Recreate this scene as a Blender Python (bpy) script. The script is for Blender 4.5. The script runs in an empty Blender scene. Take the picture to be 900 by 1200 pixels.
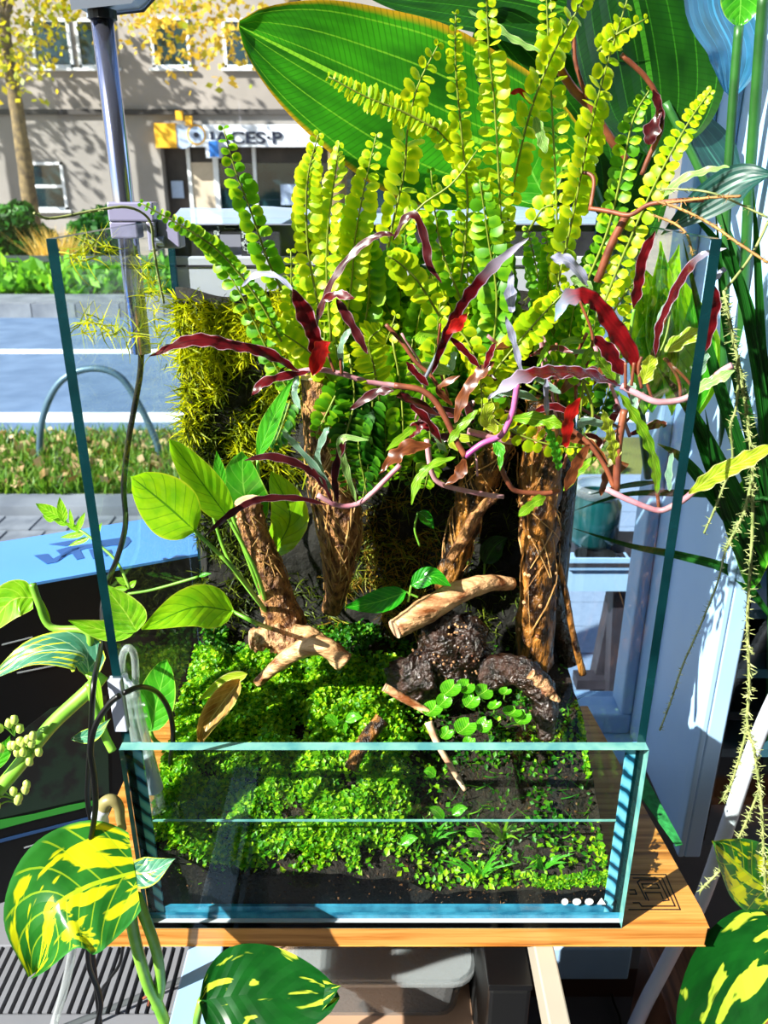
import bpy, math, random
import numpy as np
from mathutils import Vector, Matrix, Quaternion, noise as mnoise

random.seed(11)
np.random.seed(11)
SC = bpy.context.scene
COL = SC.collection

# ---------------------------------------------------------------- camera
F = 944.0                       # focal length in pixels of the 900x1200 frame
PITCH = math.radians(22.45)
CAM = Vector((0.0, -0.502, 0.583))
cd = bpy.data.cameras.new('camera')
cam = bpy.data.objects.new('camera', cd)
COL.objects.link(cam)
cam.location = CAM
cam.rotation_euler = (math.radians(90) - PITCH, 0, 0)
cd.sensor_fit = 'AUTO'
cd.sensor_width = 36.0
cd.lens = F / 1200.0 * 36.0
cd.clip_start = 0.02
cd.clip_end = 500
cd.dof.use_dof = True
cd.dof.focus_distance = 0.66
cd.dof.aperture_fstop = 14.0
SC.camera = cam

# ---------------------------------------------------------------- sky, sun, exposure
world = bpy.data.worlds.new('sky')
SC.world = world
world.use_nodes = True
wn = world.node_tree
bg = wn.nodes['Background']
sky = wn.nodes.new('ShaderNodeTexSky')
sky.sky_type = 'NISHITA'
sky.sun_disc = False
SUN_DIR = Vector((0.70, 0.44, -0.56)).normalized()     # the way the light travels
sky.sun_elevation = math.asin(-SUN_DIR.z)
sky.sun_rotation = math.atan2(-SUN_DIR.x, -SUN_DIR.y)
sky.air_density = 1.2
sky.dust_density = 0.6
sky.ozone_density = 2.0
wn.links.new(sky.outputs[0], bg.inputs[0])
bg.inputs[1].default_value = 0.15
sl = bpy.data.lights.new('sun', 'SUN')
sl.energy = 12.0
sl.angle = math.radians(0.55)
sl.color = (1.0, 0.93, 0.80)
sun = bpy.data.objects.new('sun', sl)
COL.objects.link(sun)
sun.location = (-6, -2, 6)
sun.rotation_euler = SUN_DIR.to_track_quat('-Z', 'Y').to_euler()
SC.view_settings.view_transform = 'Standard'
SC.view_settings.look = 'None'
SC.view_settings.gamma = 1.0
SC.view_settings.use_curve_mapping = False
SC.view_settings.exposure = 0.38
SC.cycles.transparent_max_bounces = 32

# ---------------------------------------------------------------- pixel -> place
CP, SP = math.cos(PITCH), math.sin(PITCH)
def ray(px, py):
    r = (px - 450) / F; d = (py - 600) / F
    return Vector((r, CP - d * SP, -SP - d * CP))
def P(px, py, Y):                       # on the upright plane y = Y
    v = ray(px, py)
    return CAM + v * ((Y - CAM.y) / v.y)
def PZ(px, py, z):                      # on the level plane z
    v = ray(px, py)
    return CAM + v * ((z - CAM.z) / v.z)
def PX(Y, z):                           # metres per pixel at a place
    return ((Y - CAM.y) * CP + (CAM.z - z) * SP) / F

# ---------------------------------------------------------------- objects
WO = {}
def put(o, kind=None, label=None, cat=None, group=None):
    if kind: o['kind'] = kind
    if label: o['label'] = label
    if cat: o['category'] = cat
    if group: o['group'] = group
    return o
def thing(name, loc, label, cat, group=None, kind=None):
    o = bpy.data.objects.new(name, None)
    COL.objects.link(o)
    o.empty_display_size = 0.02
    o.location = loc
    WO[o.name] = Vector(loc)
    return put(o, kind, label, cat, group)

class MB:
    def __init__(s):
        s.v = []; s.f = []; s.uv = []; s.m = []; s.cm = 0
    def add(s, vs, fs, uvs=None):
        b = len(s.v)
        s.v.extend([tuple(p) for p in vs])
        s.uv.extend(uvs if uvs is not None else [(0.0, 0.0)] * len(vs))
        for f in fs:
            s.f.append(tuple(i + b for i in f)); s.m.append(s.cm)
        return s
    def box(s, x0, x1, y0, y1, z0, z1):
        vs = [(x, y, z) for z in (z0, z1) for y in (y0, y1) for x in (x0, x1)]
        return s.add(vs, [(0,2,3,1), (4,5,7,6), (0,1,5,4), (2,6,7,3), (0,4,6,2), (1,3,7,5)])
    def prism(s, poly, d):              # poly: list of Vectors, d: Vector thickness
        n = len(poly)
        vs = [Vector(p) for p in poly] + [Vector(p) + d for p in poly]
        fs = [tuple(range(n)), tuple(range(2 * n - 1, n - 1, -1))]
        for i in range(n):
            j = (i + 1) % n
            fs.append((i, i + n, j + n, j)[::-1])
        return s.add(vs, fs)
    def tube(s, pts, rad, n=8, caps=True, lump=0.0, seed=0, flat=1.0):
        pts = [Vector(p) for p in pts]
        m = len(pts)
        if not hasattr(rad, '__len__'): rad = [rad] * m
        up = Vector((0.13, 0.2, 1)).normalized()
        vs = []; uvs = []
        T0 = (pts[1] - pts[0]).normalized()
        N = T0.orthogonal().normalized()
        if abs(T0.dot(up)) < 0.97: N = (up - T0 * T0.dot(up)).normalized()
        L = 0.0
        for i in range(m):
            a = pts[max(i - 1, 0)]; b = pts[min(i + 1, m - 1)]
            T = (b - a)
            T = T.normalized() if T.length > 1e-9 else T0
            N = (N - T * N.dot(T))
            N = N.normalized() if N.length > 1e-6 else T.orthogonal().normalized()
            B = T.cross(N)
            if i: L += (pts[i] - pts[i - 1]).length
            for k in range(n):
                an = 2 * math.pi * k / n
                r = rad[i]
                d = N * math.cos(an) * flat + B * math.sin(an)
                if lump:
                    q = (pts[i] + d * r) * (0.9 / max(rad[0], 1e-4)) + Vector((seed * 3.1, 0, seed))
                    r = r * (1 + lump * mnoise.noise(q) + lump * 0.6 * mnoise.noise(q * 2.7))
                vs.append(pts[i] + d * r)
                uvs.append((L, k / n))
        fs = []
        for i in range(m - 1):
            for k in range(n):
                k2 = (k + 1) % n
                fs.append((i * n + k, i * n + k2, (i + 1) * n + k2, (i + 1) * n + k))
        if caps:
            fs.append(tuple(range(n - 1, -1, -1)))
            fs.append(tuple((m - 1) * n + k for k in range(n)))
        return s.add(vs, fs, uvs)
    def ball(s, c, r, n=8, m=6, lump=0.0, seed=0):
        c = Vector(c)
        if not hasattr(r, '__len__'): r = (r, r, r)
        vs = []; 
        for i in range(m + 1):
            t = math.pi * i / m
            for k in range(n):
                p = 2 * math.pi * k / n
                d = Vector((math.sin(t) * math.cos(p), math.sin(t) * math.sin(p), math.cos(t)))
                q = 1.0
                if lump: q += lump * mnoise.noise(d * 1.7 + Vector((seed, seed * 2.3, 1))) + lump * .6 * mnoise.noise(d * 4.1 + Vector((seed, 5, 1)))
                vs.append(c + Vector((d.x * r[0], d.y * r[1], d.z * r[2])) * q)
        fs = []
        for i in range(m):
            for k in range(n):
                k2 = (k + 1) % n
                fs.append((i * n + k, (i + 1) * n + k, (i + 1) * n + k2, i * n + k2))
        return s.add(vs, fs)

def ob(name, mb, mats, parent=None, smooth=False, kind=None, label=None, cat=None, group=None, origin=None, bevel=0):
    V = np.array(mb.v, dtype=float).reshape(-1, 3)
    if origin is None:
        lo, hi = V.min(0), V.max(0)
        origin = Vector(((lo[0] + hi[0]) / 2, (lo[1] + hi[1]) / 2, lo[2]))
    origin = Vector(origin)
    me = bpy.data.meshes.new(name)
    me.from_pydata((V - np.array(origin)).tolist(), [], mb.f)
    if not isinstance(mats, (list, tuple)): mats = [mats]
    for m in mats: me.materials.append(m)
    if len(mats) > 1: me.polygons.foreach_set('material_index', mb.m)
    if any(u != (0.0, 0.0) for u in mb.uv):
        ul = me.uv_layers.new(name='UVMap')
        li = np.zeros(len(me.loops), dtype=np.int32)
        me.loops.foreach_get('vertex_index', li)
        ul.data.foreach_set('uv', np.array(mb.uv, dtype=np.float32)[li].ravel())
    if smooth: me.polygons.foreach_set('use_smooth', [True] * len(me.polygons))
    me.update()
    o = bpy.data.objects.new(name, me)
    COL.objects.link(o)
    WO[o.name] = origin
    if parent:
        o.parent = parent
        o.location = origin - WO[parent.name]
    else:
        o.location = origin
    if bevel:
        b = o.modifiers.new('bevel', 'BEVEL'); b.width = bevel; b.segments = 2; b.limit_method = 'ANGLE'
    return put(o, kind, label, cat, group)
def inst(name, me, M, parent, mat=None):       # an object sharing mesh data; M is its world matrix
    o = bpy.data.objects.new(name, me)
    COL.objects.link(o)
    WO[o.name] = M.translation.copy()
    M = M.copy()
    if parent:
        o.parent = parent
        M.translation = M.translation - WO[parent.name]
    o.matrix_local = M
    return o

def smooth_path(pts, n):
    pts = [Vector(p) for p in pts]
    if len(pts) == 2: return [pts[0].lerp(pts[1], i / (n - 1)) for i in range(n)]
    ex = [pts[0] * 2 - pts[1]] + pts + [pts[-1] * 2 - pts[-2]]
    out = []
    seg = len(pts) - 1
    for i in range(n):
        t = i / (n - 1) * seg
        k = min(int(t), seg - 1); u = t - k
        a, b, c, d = ex[k:k + 4]
        out.append(0.5 * ((2 * b) + (c - a) * u + (2 * a - 5 * b + 4 * c - d) * u * u + (3 * b - a - 3 * c + d) * u ** 3))
    return out
def lerpl(a, b, n): return [a + (b - a) * i / max(n - 1, 1) for i in range(n)]
def px3(pp, Y):                          # pixel path + depth(s) -> 3-D points
    if not hasattr(Y, '__len__'): Ys = [Y] * len(pp)
    elif len(Y) == len(pp): Ys = Y
    else:
        n = len(pp); Ys = lerpl(Y[0], Y[1], n)
    return [P(x, y, yy) for (x, y), yy in zip(pp, Ys)]

# ---------------------------------------------------------------- leaves
PROF = {
 'ovate':  lambda u: (math.sin(math.pi * min(1, u ** 0.72)) ** 0.85) * (1 - 0.12 * u),
 'heart':  lambda u: (math.sin(math.pi * (0.16 + 0.84 * u) ** 0.95) ** 0.8 if u < 1 else 0.0),
 'lance':  lambda u: math.sin(math.pi * u ** 0.8) ** 1.1,
 'strap':  lambda u: min(1, u * 5) ** 0.7 * min(1, (1 - u) * 4) ** 0.6,
 'spoon':  lambda u: 0.15 + 0.85 * math.sin(math.pi * u ** 1.5) ** 0.8 if u < 0.97 else 0.3,
 'wide':   lambda u: math.sin(math.pi * u ** 0.85) ** 0.62,
 'blade':  lambda u: min(1, 0.35 + u * 3) * (1 - u ** 2.5) ,
}
def leaf(mb, pts, w, nrm=(0, -0.75, 0.65), prof='ovate', nu=14, nv=6, cup=0.15, wave=0.0, wn=7, lobe=0.0, seed=0, fold=0.0, thick=0.0):
    P3 = smooth_path(pts, nu + 1)
    nrm = Vector(nrm).normalized()
    f = PROF[prof]
    vs = []; uvs = []
    for i, p in enumerate(P3):
        u = i / nu
        T = (P3[min(i + 1, nu)] - P3[max(i - 1, 0)]).normalized()
        S = T.cross(nrm)
        S = S.normalized() if S.length > 1e-5 else T.orthogonal().normalized()
        N = S.cross(T).normalized()
        hw = w * 0.5 * max(f(min(max(u, 0), 1)), 0.02)
        if lobe: hw *= 1 + lobe * (.7 * math.sin(u * math.pi * 2 * wn + seed) + 1.6 * mnoise.noise(Vector((u * 9, seed, 0))))
        for j in range(nv + 1):
            v = j / nv * 2 - 1
            z = cup * w * 0.5 * (v * v) + fold * abs(v) * hw
            if wave: z += wave * w * abs(v) * math.sin(u * math.pi * 2 * wn * (0.9 + .2 * (v > 0)) + seed + (1.1 if v > 0 else 0))
            vs.append(p + S * (hw * v) + N * z)
            uvs.append((0.001 + u * 0.998, (v + 1) / 2))
    fs = []
    k = nv + 1
    for i in range(nu):
        for j in range(nv):
            fs.append((i * k + j, i * k + j + 1, (i + 1) * k + j + 1, (i + 1) * k + j))
    return mb.add(vs, fs, uvs)
# ---------------------------------------------------------------- materials
def _new(name):
    m = bpy.data.materials.new(name)
    m.use_nodes = True
    nt = m.node_tree
    for n in list(nt.nodes): nt.nodes.remove(n)
    out = nt.nodes.new('ShaderNodeOutputMaterial')
    return m, nt, out
def C(r, g, b): return (r, g, b, 1.0)
def hexc(h):
    def l(c):
        c /= 255.0
        return c / 12.92 if c <= 0.04045 else ((c + 0.055) / 1.055) ** 2.4
    return (l(int(h[0:2], 16)), l(int(h[2:4], 16)), l(int(h[4:6], 16)), 1.0)
def N(nt, t, **kw):
    n = nt.nodes.new('ShaderNode' + t)
    for k, v in kw.items():
        if k.startswith('i_'):
            n.inputs[k[2:].replace('_', ' ')].default_value = v
        else: setattr(n, k, v)
    return n
def coords(nt, kind='Object', scale=(1, 1, 1)):
    tc = N(nt, 'TexCoord')
    mp = N(nt, 'Mapping')
    mp.inputs['Scale'].default_value = scale
    nt.links.new(tc.outputs[kind], mp.inputs[0])
    return mp.outputs[0]
def ramp(nt, fac, stops):
    r = N(nt, 'ValToRGB')
    e = r.color_ramp.elements
    while len(e) > 1: e.remove(e[-1])
    e[0].position, e[0].color = stops[0]
    for p, c in stops[1:]:
        q = e.new(p); q.color = c
    nt.links.new(fac, r.inputs[0])
    return r.outputs[0]
def math_(nt, op, a, b=None, c=None):
    n = N(nt, 'Math', operation=op)
    for i, x in enumerate((a, b, c)):
        if x is None: continue
        if isinstance(x, (int, float)): n.inputs[i].default_value = x
        else: nt.links.new(x, n.inputs[i])
    return n.outputs[0]
def mixc(nt, fac, a, b, blend='MIX'):
    n = N(nt, 'MixRGB', blend_type=blend)
    for i, x in enumerate((fac, a, b)):
        if isinstance(x, (int, float)): n.inputs[i].default_value = x
        elif isinstance(x, tuple): n.inputs[i].default_value = x
        else: nt.links.new(x, n.inputs[i])
    return n.outputs[0]

def plain(name, col, rough=0.5, metal=0.0, col2=None, nscale=8.0, detail=4, bump=0.0, bscale=None, spec=0.5, coord='Object', stretch=(1, 1, 1), lo=0.35, hi=0.65, island=0.0):
    m, nt, out = _new(name)
    b = N(nt, 'BsdfPrincipled')
    b.inputs['Roughness'].default_value = rough
    b.inputs['Metallic'].default_value = metal
    b.inputs['Specular IOR Level'].default_value = spec
    v = coords(nt, coord, stretch)
    nz = N(nt, 'TexNoise'); nz.inputs['Scale'].default_value = nscale; nz.inputs['Detail'].default_value = detail
    nt.links.new(v, nz.inputs['Vector'])
    if col2: c = ramp(nt, nz.outputs[0], [(lo, col), (hi, col2)])
    else: c = ramp(nt, nz.outputs[0], [(0.3, tuple(x * 0.88 for x in col[:3]) + (1,)), (0.7, col)])
    if island:
        g = N(nt, 'NewGeometry')
        c = mixc(nt, math_(nt, 'MULTIPLY', g.outputs['Random Per Island'], island), c, (0.0, 0.0, 0.0, 1))
    nt.links.new(c, b.inputs['Base Color'])
    if bump:
        bp = N(nt, 'Bump'); bp.inputs['Strength'].default_value = min(bump, 1.0)
        bp.inputs['Distance'].default_value = 0.004 * max(1, bump)
        if bscale:
            n2 = N(nt, 'TexNoise'); n2.inputs['Scale'].default_value = bscale; n2.inputs['Detail'].default_value = 5
            nt.links.new(v, n2.inputs['Vector']); h = n2.outputs[0]
        else: h = nz.outputs[0]
        nt.links.new(h, bp.inputs['Height'])
        nt.links.new(bp.outputs[0], b.inputs['Normal'])
    nt.links.new(b.outputs[0], out.inputs[0])
    return m

def foliage(name, c1, c2, c3=None, trans=0.4, rough=0.45, gain=1.25, core=None):
    """small leaves: colour differs from leaf to leaf (random per island / object)"""
    m, nt, out = _new(name)
    g = N(nt, 'NewGeometry'); oi = N(nt, 'ObjectInfo')
    r = math_(nt, 'FRACT', math_(nt, 'ADD', g.outputs['Random Per Island'], oi.outputs['Random']))
    col = ramp(nt, r, [(0.0, c1), (0.5, c2), (1.0, c3 or c2)])
    if core:                               # greener heart; yellow rim paints in light shining through the leaf
        uv = N(nt, 'UVMap'); sp = N(nt, 'SeparateXYZ'); nt.links.new(uv.outputs[0], sp.inputs[0])
        col = mixc(nt, ramp(nt, sp.outputs[0], [(.15, C(1, 1, 1)), (.8, C(0, 0, 0))]), col, core)
    b = N(nt, 'BsdfPrincipled'); b.inputs['Roughness'].default_value = rough
    b.inputs['Specular IOR Level'].default_value = 0.35
    t = N(nt, 'BsdfTranslucent')
    tc = mixc(nt, 1.0, col, (gain * 1.1, gain, gain * 0.5, 1), 'MULTIPLY')
    nt.links.new(col, b.inputs['Base Color']); nt.links.new(tc, t.inputs[0])
    mx = N(nt, 'MixShader'); mx.inputs[0].default_value = trans
    nt.links.new(b.outputs[0], mx.inputs[1]); nt.links.new(t.outputs[0], mx.inputs[2])
    nt.links.new(mx.outputs[0], out.inputs[0])
    return m

def leafmat(name, base, dark=None, vein=None, edge=None, var=None, nvein=9, trans=0.35, rough=0.35, vscale=(2.5, 14, 1), vlo=0.52, vhi=0.56, parallel=False, edgew=0.08, bump=0.25, spec=0.5, tip=None, gain=1.3, cross=0):
    """big leaf: UV u runs along the midrib, v across"""
    m, nt, out = _new(name)
    uv = N(nt, 'UVMap')
    sp = N(nt, 'SeparateXYZ'); nt.links.new(uv.outputs[0], sp.inputs[0])
    u, v = sp.outputs[0], sp.outputs[1]
    a = math_(nt, 'ABSOLUTE', math_(nt, 'SUBTRACT', math_(nt, 'MULTIPLY', v, 2.0), 1.0))
    nz = N(nt, 'TexNoise'); nz.inputs['Scale'].default_value = 5.0; nz.inputs['Detail'].default_value = 3
    nt.links.new(uv.outputs[0], nz.inputs['Vector'])
    oi = N(nt, 'ObjectInfo')
    col = ramp(nt, nz.outputs[0], [(0.3, dark or tuple(x * 0.7 for x in base[:3]) + (1,)), (0.65, base)])
    if parallel: ph = math_(nt, 'MULTIPLY', a, nvein)
    else: ph = math_(nt, 'SUBTRACT', math_(nt, 'MULTIPLY', u, nvein), math_(nt, 'MULTIPLY', a, nvein * 0.28))
    fr = math_(nt, 'ABSOLUTE', math_(nt, 'SUBTRACT', math_(nt, 'FRACT', ph), 0.5))
    vl = math_(nt, 'LESS_THAN', fr, 0.045 if not parallel else 0.03)
    mid = math_(nt, 'LESS_THAN', a, 0.035)
    vm = math_(nt, 'MAXIMUM', math_(nt, 'MULTIPLY', vl, 0.55), mid)
    if var:
        mp = N(nt, 'Mapping'); mp.inputs['Scale'].default_value = vscale
        nt.links.new(uv.outputs[0], mp.inputs[0])
        n2 = N(nt, 'TexNoise'); n2.noise_dimensions = '4D'; n2.inputs['Scale'].default_value = 1.0; n2.inputs['Detail'].default_value = 3
        n2.inputs['Distortion'].default_value = 0.5
        nt.links.new(mp.outputs[0], n2.inputs['Vector'])
        nt.links.new(math_(nt, 'MULTIPLY', oi.outputs['Random'], 20.0), n2.inputs['W'])
        f = ramp(nt, n2.outputs[0], [(vlo, C(0, 0, 0)), (vhi, C(1, 1, 1))])
        col = mixc(nt, f, col, var)
    if vein: col = mixc(nt, vm, col, vein)
    if edge:
        n3 = math_(nt, 'ADD', a, math_(nt, 'MULTIPLY', math_(nt, 'SUBTRACT', nz.outputs[0], 0.5), 0.12))
        col = mixc(nt, ramp(nt, n3, [(1 - edgew - 0.05, C(0, 0, 0)), (1 - edgew + 0.02, C(1, 1, 1))]), col, edge)
    if cross:
        cl_ = math_(nt, 'LESS_THAN', math_(nt, 'FRACT', math_(nt, 'ADD', math_(nt, 'MULTIPLY', u, cross), math_(nt, 'MULTIPLY', a, cross * -.12))), 0.22)
        col = mixc(nt, math_(nt, 'MULTIPLY', cl_, math_(nt, 'MULTIPLY', nz.outputs[0], 0.7)), col, dark or base)
    if tip: col = mixc(nt, ramp(nt, u, [(0.68, C(0, 0, 0)), (0.95, C(1, 1, 1))]), col, tip)
    b = N(nt, 'BsdfPrincipled'); b.inputs['Roughness'].default_value = rough
    b.inputs['Specular IOR Level'].default_value = spec
    nt.links.new(col, b.inputs['Base Color'])
    if bump:
        bp = N(nt, 'Bump'); bp.inputs['Strength'].default_value = bump; bp.inputs['Distance'].default_value = 0.003
        nt.links.new(fr, bp.inputs['Height']); nt.links.new(bp.outputs[0], b.inputs['Normal'])
    t = N(nt, 'BsdfTranslucent')
    nt.links.new(mixc(nt, 1.0, col, (gain * 1.1, gain, gain * 0.5, 1), 'MULTIPLY'), t.inputs[0])
    mx = N(nt, 'MixShader'); mx.inputs[0].default_value = trans
    nt.links.new(b.outputs[0], mx.inputs[1]); nt.links.new(t.outputs[0], mx.inputs[2])
    nt.links.new(mx.outputs[0], out.inputs[0])
    return m

def clear(name, tint=(0.95, 0.99, 0.98, 1), lo=0.03, hi=0.55, rough=0.02, haze=0.0, hazecol=(0.8, 0.85, 0.9, 1), power=3.0):
    """thin clear glass: see-through, with a reflection that grows at grazing angles"""
    m, nt, out = _new(name)
    tr = N(nt, 'BsdfTransparent'); tr.inputs[0].default_value = tint
    gl = N(nt, 'BsdfGlossy'); gl.inputs['Roughness'].default_value = rough
    lw = N(nt, 'LayerWeight'); lw.inputs[0].default_value = 0.5
    fac = math_(nt, 'ADD', math_(nt, 'MULTIPLY', math_(nt, 'POWER', lw.outputs['Facing'], power), hi - lo), lo)
    mx = N(nt, 'MixShader'); nt.links.new(fac, mx.inputs[0])
    nt.links.new(tr.outputs[0], mx.inputs[1]); nt.links.new(gl.outputs[0], mx.inputs[2])
    last = mx.outputs[0]
    if haze:
        df = N(nt, 'BsdfDiffuse'); df.inputs[0].default_value = hazecol
        m2 = N(nt, 'MixShader'); m2.inputs[0].default_value = haze
        nt.links.new(last, m2.inputs[1]); nt.links.new(df.outputs[0], m2.inputs[2]); last = m2.outputs[0]
    nt.links.new(last, out.inputs[0])
    return m

def planks(name, c1, c2, axis=1, rows=30.0, rough=0.4, dark=(0.12, 0.05, 0.015, 1), grain=(4, 90, 4), gap=0.0):
    """long grain wood; grain runs along the axis with the small scale"""
    m, nt, out = _new(name)
    v = coords(nt, 'Object', grain)
    nz = N(nt, 'TexNoise'); nz.inputs['Scale'].default_value = 3.0; nz.inputs['Detail'].default_value = 6; nz.inputs['Distortion'].default_value = 0.4
    nt.links.new(v, nz.inputs['Vector'])
    c = ramp(nt, nz.outputs[0], [(0.30, dark), (0.42, c2), (0.62, c1)])
    n2 = N(nt, 'TexNoise'); n2.inputs['Scale'].default_value = 9.0
    nt.links.new(coords(nt), n2.inputs['Vector'])
    c = mixc(nt, math_(nt, 'MULTIPLY', n2.outputs[0], 0.45), c, c2)
    b = N(nt, 'BsdfPrincipled'); b.inputs['Roughness'].default_value = rough
    nt.links.new(c, b.inputs['Base Color'])
    bp = N(nt, 'Bump'); bp.inputs['Strength'].default_value = 0.25; bp.inputs['Distance'].default_value = 0.001
    nt.links.new(nz.outputs[0], bp.inputs['Height']); nt.links.new(bp.outputs[0], b.inputs['Normal'])
    nt.links.new(b.outputs[0], out.inputs[0])
    return m

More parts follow.
